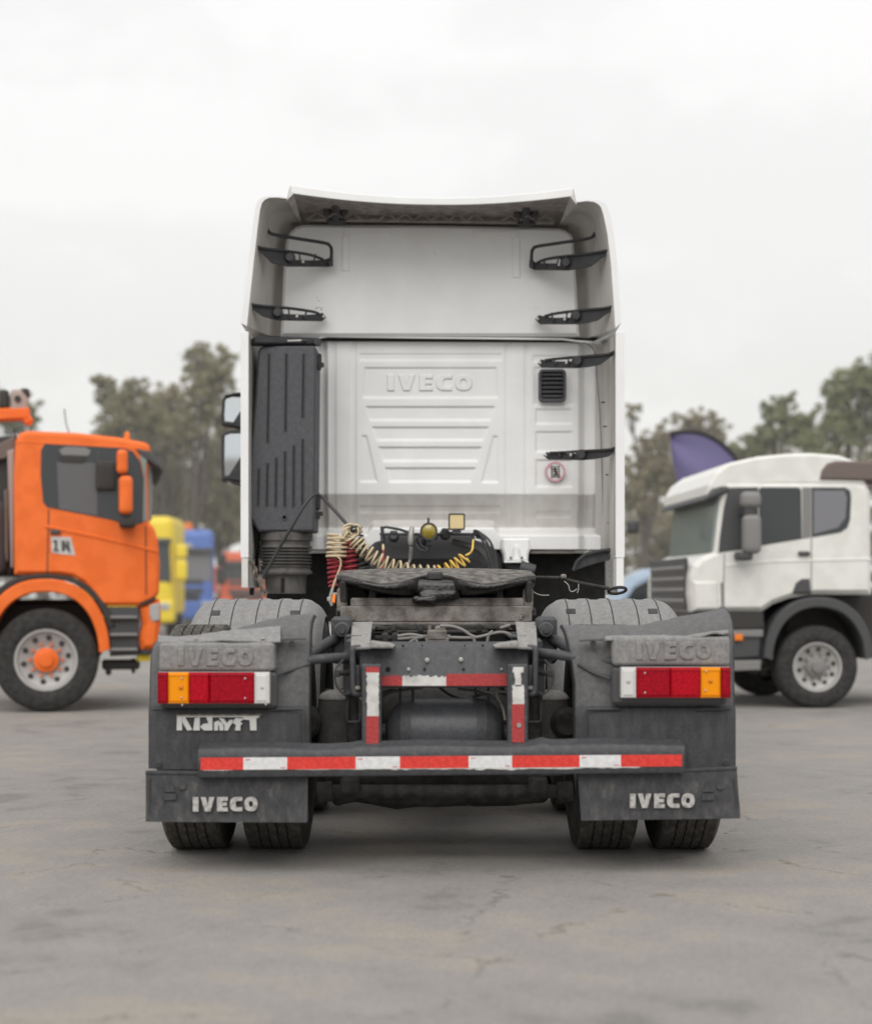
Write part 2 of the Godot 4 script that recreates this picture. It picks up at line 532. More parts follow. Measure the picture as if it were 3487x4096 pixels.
# the five letters of the maker's name, h high and w long, from a lower left corner
func letters(mb: MB, where: Vector3, right: Vector3, up: Vector3, h: float, w: float, depth: float, b: float) -> void:
	var t := Transform3D(Basis(right, up, right.cross(up).normalized()), where)
	var k := Vector2(w / 5.23, h)
	var poly := func(l: Array) -> PackedVector2Array:
		var o := PackedVector2Array()
		for q in l:
			o.append(Vector2(q[0], q[1]) * k)
		return o
	var arc := func(e: PackedVector2Array) -> PackedVector2Array:
		var o := PackedVector2Array()
		for q in e:
			o.append(q * k)
		return o
	mb.prism(poly.call([[0, 0], [0.46, 0], [0.46, 1], [0, 1]]), depth, -0.004, b, t)
	mb.prism(poly.call([[0.98, 0], [1.42, 0], [1.74, 1], [1.32, 1], [1.2, 0.42], [1.06, 1], [0.64, 1]]), depth, -0.004, b, t)
	mb.prism(poly.call([[1.96, 0], [2.82, 0], [2.82, 0.27], [2.38, 0.27], [2.38, 0.38], [2.76, 0.38], [2.76, 0.62], [2.38, 0.62], [2.38, 0.73], [2.82, 0.73], [2.82, 1], [1.96, 1]]), depth, -0.004, b, t)
	# the open letter as one outline: outer arc, then back along the inner one
	var c := PackedVector2Array([Vector2(4.0, 1.0)])
	c.append_array(ellipse(3.6, 0.5, 0.6, 0.5, 20, 2.6, 80.0, 280.0, false))
	c.append_array(PackedVector2Array([Vector2(4.0, 0.0), Vector2(4.0, 0.27)]))
	var inn := ellipse(3.66, 0.5, 0.2, 0.23, 14, 2.6, 88.0, 272.0, false)
	inn.reverse()
	c.append_array(inn)
	c.append(Vector2(4.0, 0.73))
	mb.prism(arc.call(c), depth, -0.004, b, t)
	mb.ring(arc.call(ellipse(4.7, 0.5, 0.53, 0.5, 32, 2.4)), arc.call(ellipse(4.7, 0.5, 0.17, 0.2, 32, 2.4)), depth, -0.004, b, t)


func _ready() -> void:
	rng.seed = 4711
	# ---- camera
	var cam := Camera3D.new()
	cam.name = "camera"
	add_child(cam)
	cam.position = Vector3(0, EYE, 0)
	var lens := CameraAttributesPhysical.new()
	lens.frustum_focal_length = 50.0
	lens.frustum_near = 0.1
	lens.frustum_far = 900.0
	lens.frustum_focus_distance = 8.7
	lens.exposure_aperture = 1.22
	cam.attributes = lens
	cam.projection = Camera3D.PROJECTION_FRUSTUM
	cam.near = 0.1
	cam.far = 900.0
	cam.size = 0.1 * 1024.0 / 1666.0
	cam.frustum_offset = Vector2(0, 0.1 * 82.0 / 1666.0)
	cam.current = true
	# ---- sky, sun, air
	var env := Environment.new()
	env.background_mode = Environment.BG_SKY
	env.sky = Sky.new()
	env.sky.sky_material = overcast()
	env.tonemap_mode = Environment.TONE_MAPPER_LINEAR
	env.tonemap_exposure = 1.3
	env.sdfgi_enabled = true
	env.ssao_enabled = true
	env.ssil_enabled = true
	env.volumetric_fog_enabled = true
	env.volumetric_fog_density = 0.0
	var world := WorldEnvironment.new()
	world.name = "world"
	world.environment = env
	add_child(world)
	var sun := DirectionalLight3D.new()
	sun.name = "sun"
	sun.light_energy = 0.5
	sun.light_angular_distance = 60.0
	sun.light_color = Color(1.0, 0.985, 0.965)
	sun.shadow_enabled = true
	add_child(sun)
	sun.rotation_degrees = Vector3(-50.0, -10.0, 0.0)
	make_materials()
	# ---- the yard, then the things in it
	make_ground()
	print("ground")
	make_tractor()
	print("tractor")
	make_orange_truck()
	make_white_truck()
	make_far_trucks()
	print("trucks")
	make_trees()
	print("trees")
	# dusty haze lying over the far side of the yard
	var haze := FogVolume.new()
	haze.name = "haze"
	haze.size = Vector3(190, 16, 82)
	var air := FogMaterial.new()
	air.albedo = Color(0.96, 0.96, 0.94)
	air.density = 0.0038
	haze.material = air
	add_child(haze)
	haze.position = Vector3(0, 7.9, -66)
	haze.set_meta("kind", "stuff")
	haze.set_meta("label", "pale dusty haze over the far side of the yard")
	haze.set_meta("category", "haze")


func overcast() -> PanoramaSkyMaterial:
	var w := 1024
	var h := 512
	var n := FastNoiseLite.new()
	n.seed = 5
	n.frequency = 1.0
	n.fractal_octaves = 4
	n.fractal_gain = 0.45
	n.domain_warp_enabled = true
	n.domain_warp_amplitude = 0.5
	n.domain_warp_frequency = 1.5
	var im := Image.create(w, h, false, Image.FORMAT_RGBF)
	for y in h:
		var el := (0.5 - (y + 0.5) / h) * PI
		var se := sin(el)
		var ce := cos(el)
		var low := clampf(1.0 - absf(se) / 0.2, 0.0, 1.0)
		for x in w:
			var az := TAU * (x + 0.5) / w
			var v := n.get_noise_3d(ce * cos(az) * 3.0, se * 9.0, ce * sin(az) * 3.0)
			var l := 0.735 + 0.05 * smoothstep(-0.15, 0.35, v)
			im.set_pixel(x, y, Color(l, l, l * (1.0 - 0.035 * low)))
	var m := PanoramaSkyMaterial.new()
	m.panorama = ImageTexture.create_from_image(im)
	return m


func noise_bytes(sd: int, freq: float, size: int, kind: int, oct: int, cell := 0) -> PackedByteArray:
	var n := FastNoiseLite.new()
	n.seed = sd
	n.frequency = freq
	n.noise_type = kind
	n.fractal_octaves = oct
	if oct <= 1:
		n.fractal_type = FastNoiseLite.FRACTAL_NONE
	if kind == FastNoiseLite.TYPE_CELLULAR:
		n.cellular_return_type = cell
		n.cellular_distance_function = FastNoiseLite.DISTANCE_EUCLIDEAN
		n.domain_warp_enabled = true
		n.domain_warp_amplitude = 45.0
		n.domain_warp_frequency = 0.012
		n.domain_warp_fractal_octaves = 4
	var im := n.get_seamless_image(size, size, false, false, 0.08, true)
	im.convert(Image.FORMAT_L8)
	return im.get_data()


func make_ground() -> void:
	var s := 1536
	var big := noise_bytes(11, 0.004, s, FastNoiseLite.TYPE_SIMPLEX_SMOOTH, 4)
	var mid := noise_bytes(12, 0.02, s, FastNoiseLite.TYPE_SIMPLEX_SMOOTH, 4)
	var fin := noise_bytes(13, 0.16, s, FastNoiseLite.TYPE_SIMPLEX_SMOOTH, 3)
	var crk := noise_bytes(14, 0.0085, s, FastNoiseLite.TYPE_CELLULAR, 1, FastNoiseLite.RETURN_DISTANCE2_SUB)
	var data := PackedByteArray()
	data.resize(s * s * 3)
	var rough := PackedByteArray()
	rough.resize(s * s)
	for i in s * s:
		var a := big[i] / 255.0
		var b := mid[i] / 255.0
		var f := fin[i] / 255.0
		var v := 0.258 + 0.05 * (a - 0.5) + 0.055 * (b - 0.5) + 0.05 * (f - 0.5)
		# worn sandy patches and darker oily ones
		var warm := smoothstep(0.52, 0.75, a * 0.6 + b * 0.4) * 0.05
		var oil := smoothstep(0.62, 0.8, 1.0 - (a * 0.45 + b * 0.55))
		v *= 1.0 - 0.16 * oil
		# open cracks, broken up by the middle pattern
		var c := crk[i] / 255.0
		var open := smoothstep(0.46, 0.66, b * 0.65 + f * 0.35)
		var line := (1.0 - smoothstep(0.004, 0.022, c)) * open
		v *= 1.0 - 0.38 * line
		v *= 1.0 - 0.5 * smoothstep(0.80, 0.88, f) * smoothstep(0.55, 0.7, b)
		v = clampf(v, 0.03, 0.6)
		data[i * 3] = int(255.0 * pow(v * (1.0 + warm), 1.0 / 2.2))
		data[i * 3 + 1] = int(255.0 * pow(v * (0.945 + warm * 0.2), 1.0 / 2.2))
		data[i * 3 + 2] = int(255.0 * pow(v * (0.89 - warm), 1.0 / 2.2))
		rough[i] = int(255.0 * clampf(0.45 + 0.3 * f + 0.2 * b - 0.45 * line, 0.0, 1.0))
	var m := StandardMaterial3D.new()
	m.resource_name = "asphalt"
	m.albedo_texture = ImageTexture.create_from_image(Image.create_from_data(s, s, false, Image.FORMAT_RGB8, data))
	m.heightmap_enabled = true
	m.heightmap_texture = ImageTexture.create_from_image(Image.create_from_data(s, s, false, Image.FORMAT_L8, rough))
	m.heightmap_scale = 1.0
	m.uv1_triplanar = true
	m.uv1_world_triplanar = true
	m.uv1_scale = Vector3.ONE / 13.0
	m.uv1_offset = Vector3(0.37, 0.0, 0.61)
	m.detail_enabled = true
	m.detail_albedo = speck
	m.detail_blend_mode = BaseMaterial3D.BLEND_MODE_MUL
	m.detail_uv_layer = BaseMaterial3D.DETAIL_UV_2
	m.uv2_triplanar = true
	m.uv2_world_triplanar = true
	m.uv2_scale = Vector3.ONE / 0.35
	m.roughness = 0.92
	var mb := MB.new()
	mb.quad(Vector3(-400, 0, 60), Vector3(400, 0, 60), Vector3(400, 0, -700), Vector3(-400, 0, -700))
	var g := part(mb, "ground", m, self)
	g.set_meta("kind", "structure")
	g.set_meta("label", "dusty cracked grey asphalt of the open yard")


# ---- the tractor unit
func make_tractor() -> void:
	var t := thing("tractor_truck", "white high-roofed tractor unit seen from behind, with bare fifth wheel and grey mudguards", "truck", Vector3(0.0, 0.0, -9.4))
	tractor_cab(t)
	tractor_intake(t)
	tractor_brackets(t)
	tractor_hoses(t)
	tractor_fifth_wheel(t)
	tractor_chassis(t)
	tractor_fenders(t)
	tractor_wheels(t)


func seg(v: float, a: float, b: float) -> float:
	return clampf((v - a) / (b - a), 0.0, 1.0)


# depth of a pressed-in trapezoid band: x range at top and at bottom, measured points
func pressed(px: float, py: float, b: Array) -> float:
	# b: top y, bottom y, left top, right top, left bottom, right bottom
	if py < b[0] - 6 or py > b[1] + 6:
		return 0.0
	var f: float = clampf((py - b[0]) / (b[1] - b[0]), 0.0, 1.0)
	var l: float = lerpf(b[2], b[4], f)
	var r: float = lerpf(b[3], b[5], f)
	var e := 7.0
	return smoothstep(0.0, 1.0, seg(py, b[0] - e / 2, b[0] + e / 2)) * smoothstep(0.0, 1.0, seg(b[1] - py, -e, e)) * smoothstep(0.0, 1.0, seg(px, l - e, l + e)) * smoothstep(0.0, 1.0, seg(r - px, -e, e))


func tractor_cab(t: Node3D) -> void:
	# shell of the cab
	var mb := MB.new()
	mb.soft(Vector3(0, 2.62, -12.86), Vector3(2.36, 2.26, 1.9), 0.12, 8)
	var body := part(mb, "cab_body", M.cab_paint, t)
	# lower back panel: pressed sheet, one height field
	var d := 11.6
	var bands := [
		[1415, 1441, 1437, 2006, 1437, 2006, 0.006], [1471, 1590, 1459, 1984, 1452, 1990, 0.011], [1627, 1680, 1464, 1979, 1480, 1962, 0.013], [1709, 1760, 1488, 1953, 1508, 1931, 0.013],
		[1789, 1843, 1514, 1925, 1532, 1909, 0.013], [1872, 1926, 1541, 1900, 1556, 1882, 0.013], [1743, 1926, 1447, 1466, 1440, 1508, 0.010], [1745, 1928, 1972, 1990, 1926, 1992, 0.010],
		[2023, 2048, 1437, 2001, 1437, 2001, 0.008], [1422, 1446, 2131, 2290, 2131, 2290, 0.006], [1470, 1620, 2136, 2290, 2136, 2290, 0.007], [1637, 1694, 2143, 2283, 2143, 2283, 0.010], [1727, 1806, 2143, 2286, 2143, 2286, 0.010],
		[1840, 1946, 2143, 2286, 2143, 2286, 0.010], [2045, 2067, 2145, 2286, 2145, 2286, 0.008],
		[1365, 2112, 1318, 1343, 1318, 1343, 0.007], [1365, 2112, 1404, 1424, 1404, 1424, 0.007], [1365, 2112, 2020, 2040, 2020, 2040, 0.007], [1365, 2112, 2097, 2117, 2097, 2117, 0.007],
	]
	var xs := []
	var x := 1000.0
	while x < 2410.0:
		xs.append(x)
		x += 12.0 if x < 1270.0 else 3.0
	var ys := []
	var y := 1357.0
	while y < 2200.0:
		ys.append(y)
		y += 3.0
	var rows := []
	for py in ys:
		var row := PackedVector3Array()
		for px in xs:
			var h := 0.0
			for b in bands:
				if py > b[0] - 8 and py < b[1] + 8 and px > b[4] - 30 and px < b[5] + 30:
					h -= pressed(px, py, b) * b[6]
			# lower band leans in, then the sill comes out again
			var lift := 28.0 * smoothstep(0.0, 1.0, seg(px, 1465.0, 1495.0)) * smoothstep(0.0, 1.0, seg(1985.0 - px, -15.0, 15.0))
			h -= 0.12 * seg(py, 1974.0, 2108.0 - lift)
			h += 0.15 * smoothstep(0.0, 1.0, seg(py, 2104.0 - lift, 2146.0 - lift))
			# gutters beside the pressed panel
			h -= 0.055 * smoothstep(0.0, 1.0, seg(px, 2308.0, 2342.0)) - 0.02 * smoothstep(0.0, 1.0, seg(px, 2352.0, 2378.0))
			h -= 0.045 * smoothstep(0.0, 1.0, seg(1314.0 - px, 0.0, 22.0)) - 0.03 * smoothstep(0.0, 1.0, seg(1286.0 - px, 0.0, 16.0))
			var p := at(px, py, d)
			p.z += h
			row.append(p)
		rows.append(row)
	mb = MB.new()
	var cut := int((1978.0 - 1357.0) / 3.0)
	var cut2 := int((2110.0 - 1357.0) / 3.0)
	mb.grid(rows.slice(0, cut + 1), 1, true)
	part(mb, "lower_back_panel", M.cab_paint, body)
	mb = MB.new()
	mb.grid(rows.slice(cut, cut2 + 1), 1, true)
	part(mb, "greyer_band", M.cab_greyer, body)  # band between panel and sill, in the greyer cab colour
	mb = MB.new()
	mb.grid(rows.slice(cut2), 1, true)
	part(mb, "sill_panel", M.cab_paint, body)
	mb = MB.new()
	var o := at(1548, 1563, d)
	letters(mb, o + Vector3(0, 0, -0.011), Vector3.RIGHT, Vector3.UP, 65.0 / F * d, 340.0 / F * d, 0.012, 0.006)
	part(mb, "raised_lettering", M.cab_paint, body)
	# upper back panel with its faint raised frames
	mb = MB.new()
	var edge := outline([[1122, 1344], [1128, 1200], [1135, 1050], [1143, 965], [1150, 945], [1162, 925], [1182, 907], [1207, 898], [1300, 897], [1743, 900], [2160, 909], [2233, 912], [2262, 920], [2283, 936], [2292, 952], [2297, 1020], [2306, 1150], [2317, 1344]], 11.5)
	mb.prism(edge, -11.5, -11.66, 0.02)
	var upper := part(mb, "upper_back_panel", M.cab_paint, body)
	for r in [[1374, 911, 1565, 940], [1369, 944, 1398, 1085], [1890, 924, 2073, 951], [2049, 955, 2079, 1112]]:
		mb = MB.new()
		var a := at(r[0], r[3], 11.5)
		var b2 := at(r[2], r[1], 11.5)
		mb.prism(round_rect(a.x, a.y, b2.x, b2.y, 0.008), -11.492, -11.51, 0.004)
		part(mb, "raised_pad", M.cab_paint, upper)
	for s in [[1266, 1190, 1272, 1193], [1271, 1202, 1279, 1205], [1284, 1197, 1287, 1199], [1260, 1230, 1292, 1232], [1281, 1237, 1290, 1241], [1262, 1233, 1270, 1235], [2136, 1234, 2158, 1235], [1736, 1012, 1741, 1016]]:
		mb = MB.new()
		var a := at(s[0], s[3], 11.5)
		var b2 := at(s[2], s[1], 11.5)
		mb.prism(PackedVector2Array([Vector2(a.x, a.y), Vector2(b2.x, a.y + 0.002), Vector2(b2.x - 0.003, b2.y), Vector2(a.x + 0.004, b2.y - 0.001)]), -11.4985, -11.502)
		part(mb, "scratch", M.grey_plastic, upper)
	# joint between the two panels
	mb = MB.new()
	mb.tube([at(1118, 1351, 11.53), at(1280, 1351, 11.53), at(1310, 1346, 11.53), at(1700, 1351, 11.53), at(2250, 1357, 11.53), at(2300, 1364, 11.54), at(2400, 1372, 11.55)], 0.007, 8)
	part(mb, "joint_trim", M.cab_paint, body)
	mb = MB.new()
	mb.bar(at(1050, 1354, 11.585), at(2390, 1361, 11.585), 0.03, 0.03)
	part(mb, "joint_gap", M.void_black, body)
	# gaps of the corner pillar and its clips
	mb = MB.new()
	mb.tube(smooth_line([at(2330, 1371, 11.58), at(2362, 1385, 11.58), at(2380, 1420, 11.57), at(2386, 1500, 11.56), at(2398, 1650, 11.55), at(2406, 1850, 11.55), at(2412, 2050, 11.55), at(2416, 2195, 11.55)]), 0.004, 6)
	part(mb, "pillar_seal", M.mid_grey, body)
	for c in [[2411, 1609], [2418, 1706], [2429, 1899], [2436, 2092], [2438, 2139]]:
		mb = MB.new()
		mb.box(at(c[0], c[1], 11.37), Vector3(0.028, 0.007, 0.03), 0.002)
		part(mb, "clip", M.black_plastic, body)
	# roof spoiler
	var top := []
	var rows_s := []
	var under := []
	for i in 25:
		var s := i / 24.0
		var px := lerpf(1162.0, 2292.0, s)
		var py := lerpf(739.0, 751.0, s) + 46.0 * (1.0 - pow(absf(2.0 * s - 1.0), 1.9))
		var th := 34.0 - 6.0 * (1.0 - absf(2.0 * s - 1.0))
		var a := at(px, py, 10.9)
		var b2 := at(lerpf(1166.0, 2288.0, s), py + th, 10.9)
		var c := at(lerpf(1170.0, 2270.0, s), lerpf(899.0, 912.0, s) - 12.0, 11.62)
		rows_s.append(PackedVector3Array([Vector3(a.x * 0.95, a.y + 0.02, -12.6), Vector3(a.x, a.y + 0.03, -11.2), a + Vector3(0, 0.0, -0.008), a + Vector3(0, -0.005, 0), b2 + Vector3(0, 0.003, 0), b2 + Vector3(0, 0, -0.006), b2 + Vector3(0, 0.02, -0.04)]))
		under.append(PackedVector3Array([b2 + Vector3(0, 0.012, -0.02), b2.lerp(c, 0.35) + Vector3(0, 0.03, 0), b2.lerp(c, 0.7) + Vector3(0, 0.015, 0), c + Vector3(0, 0, 0.03), c + Vector3(0, -0.09, -0.02)]))
		top.append(a)
	mb = MB.new()
	mb.grid(rows_s, -1, true)
	var spoiler := part(mb, "roof_spoiler", M.cab_paint, t)
	mb = MB.new()
	mb.grid(under, 1, true)
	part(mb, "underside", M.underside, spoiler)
	for k in 14:
		if k == 3 or k == 10:
			continue
		mb = MB.new()
		var x0 := 1235.0 + 70.0 * k
		var dy := 12.0 * k / 13.0
		mb.tube([at(x0, 874 + dy, 11.42), at(x0 + 35, 842 + dy + 8.0, 11.27), at(x0 + 70, 874 + dy, 11.42)], 0.007, 5)
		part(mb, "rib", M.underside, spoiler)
	mb = MB.new()
	mb.bar(at(1225, 878, 11.44), at(2215, 891, 11.44), 0.022, 0.03)
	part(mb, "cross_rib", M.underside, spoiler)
	for c in [[1343, 1308, 1382, 0], [2103, 2065, 2143, 10]]:
		mb = MB.new()
		mb.bar(at(c[0], 805 + c[3], 11.2), at(c[0], 884 + c[3], 11.42), 0.05, 0.05, 0.01)
		mb.box(at((c[1] + c[2]) / 2.0, 885 + c[3], 11.42), Vector3(0.125, 0.035, 0.06), 0.012)
		for q in [-1, 1]:
			mb.box(at(c[0] + q * 34, 830 + c[3], 11.32), Vector3(0.055, 0.1, 0.05), 0.02)
		part(mb, "spoiler_strut", M.chassis_paint, spoiler)
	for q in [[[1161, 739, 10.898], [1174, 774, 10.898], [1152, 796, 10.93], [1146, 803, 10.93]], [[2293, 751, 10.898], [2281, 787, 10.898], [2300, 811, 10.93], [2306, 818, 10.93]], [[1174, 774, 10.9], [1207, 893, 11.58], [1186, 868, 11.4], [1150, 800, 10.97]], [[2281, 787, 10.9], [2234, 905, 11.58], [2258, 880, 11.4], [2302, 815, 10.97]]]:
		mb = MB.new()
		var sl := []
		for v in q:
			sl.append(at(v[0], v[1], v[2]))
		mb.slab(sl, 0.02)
		part(mb, "cheek", M.cab_paint if q[0][2] == 10.898 else M.cab_grime_shade, spoiler)  # inner cheeks borrow the liner colour, which paints in their shade
	# upper side deflectors: outer rear edge, inner rear edge, gutter, edge of the panel
	var left_o := [[964, 1292], [978, 1180], [996, 1030], [1012, 900], [1022, 830], [1032, 804], [1048, 790], [1072, 785], [1110, 786], [1158, 792]]
	var left_i := [[988, 1304], [1000, 1190], [1016, 1040], [1031, 910], [1040, 840], [1048, 812], [1060, 798], [1078, 791], [1112, 790], [1156, 796]]
	var left_p := [[1122, 1338], [1126, 1240], [1132, 1100], [1140, 980], [1150, 942], [1160, 925], [1175, 910], [1192, 902], [1204, 899], [1214, 897]]
	var right_o := [[2484, 1290], [2476, 1180], [2468, 1050], [2454, 930], [2438, 850], [2426, 822], [2412, 808], [2390, 801], [2350, 799], [2296, 806]]
	var right_i := [[2460, 1312], [2452, 1190], [2443, 1060], [2429, 940], [2413, 860], [2404, 832], [2394, 818], [2376, 808], [2346, 804], [2298, 811]]
	var right_p := [[2318, 1340], [2309, 1200], [2303, 1090], [2297, 1000], [2290, 950], [2281, 932], [2265, 920], [2250, 914], [2240, 912], [2228, 910]]
	for side in [[left_o, left_i, left_p, false], [right_o, right_i, right_p, true]]:
		var g := []
		var inn := []
		for i in 10:
			var a := at(side[0][i][0], side[0][i][1], 11.0)
			var b2 := at(side[1][i][0], side[1][i][1], 11.0)
			var p := at(side[2][i][0], side[2][i][1], 11.6)
			var q := b2.lerp(p, 0.72)
			q.z = -11.66
			var mid := b2.lerp(p, 0.3)
			mid.z = -11.32
			g.append(PackedVector3Array([Vector3(a.x * 0.99, a.y - 0.02, -12.9), Vector3(a.x, a.y, -11.2), a, b2]))
			inn.append(PackedVector3Array([b2 + Vector3(0, 0, 0.0), mid, q, p + Vector3(0, 0, -0.08)]))
		mb = MB.new()
		mb.grid(g, -1, side[3])
		var defl := part(mb, "upper_side_deflector", M.cab_paint, t)
		mb = MB.new()
		mb.grid(inn, 1, side[3])
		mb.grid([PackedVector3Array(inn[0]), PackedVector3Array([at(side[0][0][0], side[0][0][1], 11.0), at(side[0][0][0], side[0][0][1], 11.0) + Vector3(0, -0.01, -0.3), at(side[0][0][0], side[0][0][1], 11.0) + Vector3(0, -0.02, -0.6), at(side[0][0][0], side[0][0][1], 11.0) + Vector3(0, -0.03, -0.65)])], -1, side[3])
		part(mb, "inner_liner", M.cab_grime_shade, defl)
	# lower side deflectors: upright box section plus grimy liner
	for side in [[963, 994, 1.0, 1005, 1030], [2497, 2462, -1.0, 2452, 2410]]:
		var xo := at(side[0], 1800, 11.0).x
		var xi := at(side[1], 1800, 11.0).x
		var lo := at(0, 2230, 11.0).y
		var hi := at(0, 1326, 11.0).y
		mb = MB.new()
		mb.prism(PackedVector2Array([Vector2(xo, -11.0), Vector2(xi, -11.0), Vector2(xi, -11.05), Vector2(xi + side[2] * 0.012, -11.4), Vector2(xi + side[2] * 0.03, -11.64), Vector2(xi + side[2] * 0.0, -12.9), Vector2(xo, -12.9)]), hi, lo, 0.004, Transform3D(Basis(Vector3.RIGHT, Vector3.BACK, Vector3.UP), Vector3.ZERO))
		var defl := part(mb, "lower_side_deflector", M.cab_paint, t)
		mb = MB.new()
		var q: float = side[2] * 0.006
		var low: Array = [Vector2(xo + q, -11.0), Vector2(xi - q * 0.5, -11.0), Vector2(xi + side[2] * 0.02, -11.5), Vector2(xo + q, -11.5)]
		mb.prism(PackedVector2Array(low), lo - 0.004, at(0, 2350, 11.0).y, 0.003, Transform3D(Basis(Vector3.RIGHT, Vector3.BACK, Vector3.UP), Vector3.ZERO))
		part(mb, "skirt_end", M.cab_greyer if side[2] > 0 else M.cab_paint, defl)
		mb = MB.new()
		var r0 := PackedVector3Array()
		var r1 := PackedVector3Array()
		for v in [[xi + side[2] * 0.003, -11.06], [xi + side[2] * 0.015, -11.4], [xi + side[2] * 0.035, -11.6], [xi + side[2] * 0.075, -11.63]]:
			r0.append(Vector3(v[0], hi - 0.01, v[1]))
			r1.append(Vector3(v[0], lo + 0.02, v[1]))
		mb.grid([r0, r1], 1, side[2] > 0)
		part(mb, "inner_liner", M.cab_grime_shade, defl)
	# plate closing the corner between the deflectors
	mb = MB.new()
	mb.slab([at(2456, 1326, 11.02), at(2462, 1332, 11.02), at(2380, 1376, 11.5), at(2366, 1368, 11.5)], 0.012)
	part(mb, "corner_plate", M.cab_paint, t)
	mb = MB.new()
	mb.slab([at(968, 1296, 11.02), at(984, 1302, 11.02), at(1052, 1346, 11.5), at(1040, 1350, 11.5)], 0.012)
	part(mb, "corner_plate", M.cab_paint, t)
	# air vent
	mb = MB.new()
	var v0 := at(2154, 1607, 11.56)
	var v1 := at(2263, 1477, 11.56)
	mb.ring(round_rect(v0.x, v0.y, v1.x, v1.y, 0.03), round_rect(v0.x + 0.02, v0.y + 0.022, v1.x - 0.02, v1.y - 0.02, 0.012), -11.55, -11.62, 0.004)
	var vent := part(mb, "air_vent", M.intake_plastic, body)
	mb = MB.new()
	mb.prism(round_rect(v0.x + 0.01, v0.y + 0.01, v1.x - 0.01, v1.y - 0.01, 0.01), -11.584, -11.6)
	part(mb, "vent_shade_plate", M.void_black, vent)  # black plate added as the shade between the louvres
	for k in 6:
		mb = MB.new()
		var c := at(2208.5, 1497 + 17.4 * k, 11.565)
		mb.box(Vector3.ZERO, Vector3(v1.x - v0.x - 0.044, 0.024, 0.006), 0.002, Transform3D(Basis(Vector3.RIGHT, deg_to_rad(-42.0)), c))
		part(mb, "louvre", M.intake_plastic, vent)
	# warning sticker: no climbing
	mb = MB.new()
	var sc := at(2220, 1887, 11.585)
	mb.ring(ellipse(sc.x, sc.y, 0.07, 0.07), ellipse(sc.x, sc.y, 0.056, 0.056), -11.583, -11.6)
	mb.bar(Vector3(sc.x - 0.04, sc.y + 0.04, -11.5835), Vector3(sc.x + 0.04, sc.y - 0.04, -11.5835), 0.012, 0.002, 0.0005)
	var sticker := part(mb, "warning_sticker", M.sticker_pink, body)
	mb = MB.new()
	mb.prism(ellipse(sc.x, sc.y, 0.056, 0.056), -11.5865, -11.6)
	part(mb, "sticker_ground", M.cab_paint, sticker)
	mb = MB.new()
	for q in [-0.026, 0.026]:
		mb.box(Vector3(sc.x + q, sc.y, -11.582), Vector3(0.005, 0.09, 0.003), 0.0005)
	for k in 5:
		mb.box(Vector3(sc.x, sc.y - 0.036 + 0.018 * k, -11.5815), Vector3(0.052, 0.004, 0.003), 0.0005)
	mb.bar(Vector3(sc.x - 0.004, sc.y + 0.028, -11.581), Vector3(sc.x + 0.006, sc.y - 0.006, -11.581), 0.014, 0.002, 0.0005)
	mb.bar(Vector3(sc.x + 0.006, sc.y - 0.006, -11.581), Vector3(sc.x - 0.012, sc.y - 0.034, -11.581), 0.008, 0.002, 0.0005)
	mb.bar(Vector3(sc.x + 0.006, sc.y - 0.006, -11.581), Vector3(sc.x + 0.014, sc.y - 0.034, -11.581), 0.008, 0.002, 0.0005)
	part(mb, "ladder_print", M.print_black, sticker)
	# floor edge, tunnel, black underside
	mb = MB.new()
	mb.bar(at(2120, 2208, 11.62), at(2296, 2208, 11.62), 0.022, 0.05)
	part(mb, "sill_rail", M.underside, body)
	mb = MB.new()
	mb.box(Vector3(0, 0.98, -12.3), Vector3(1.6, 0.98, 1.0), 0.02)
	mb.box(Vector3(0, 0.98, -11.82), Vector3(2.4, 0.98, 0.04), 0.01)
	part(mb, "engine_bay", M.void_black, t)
	mb = MB.new()
	mb.prism(outline([[1474, 2330], [1474, 2190], [1500, 2168], [1540, 2158], [1900, 2160], [1945, 2172], [1985, 2200], [2010, 2240], [2010, 2330]], 11.45), -11.45, -11.9, 0.01)
	part(mb, "engine_tunnel", M.black_plastic, t)
	mb = MB.new()
	mb.slab([at(2293, 2283, 11.3), at(2300, 2250, 11.3), at(2330, 2222, 11.3), at(2400, 2200, 11.3), at(2462, 2193, 11.25), at(2458, 2232, 11.25), at(2438, 2242, 11.3), at(2400, 2248, 11.3), at(2350, 2262, 11.3)], 0.06)
	mb.tube([at(2293, 2281, 11.28), at(2306, 2246, 11.28), at(2340, 2218, 11.28), at(2400, 2203, 11.28), at(2458, 2197, 11.24)], 0.012, 6)
	part(mb, "arch_flap", M.fender_dark, t)
	mb = MB.new()
	mb.slab([at(2422, 2245, 11.2), at(2462, 2232, 11.1), at(2470, 2380, 11.1), at(2424, 2380, 11.2)], 0.04)
	part(mb, "arch_side", M.chassis_dust, t)
	# white cover with its dark foot
	mb = MB.new()
	mb.prism(outline([[2008, 2158], [2014, 2152], [2112, 2152], [2120, 2158], [2121, 2196], [2113, 2218], [2110, 2246], [2018, 2246], [2014, 2218], [2006, 2196]], 11.2), -11.2, -11.5, 0.015)
	mb.prism(outline([[2050, 2244], [2052, 2195], [2058, 2180], [2068, 2180], [2076, 2195], [2080, 2244]], 11.18), -11.17, -11.22, 0.01)
	mb.box(at(2063, 2248, 11.17), Vector3(0.165, 0.012, 0.1), 0.003)
	var cover := part(mb, "lock_cover", M.cab_paint, t)
	mb = MB.new()
	for q in [2042, 2087]:
		mb.box(at(q, 2231, 11.19), Vector3(0.012, 0.014, 0.03), 0.002)
	part(mb, "bolt", M.black_plastic, cover)
	mb = MB.new()
	mb.prism(outline([[2020, 2254], [2108, 2254], [2092, 2300], [2040, 2300]], 11.2), -11.2, -11.4, 0.01)
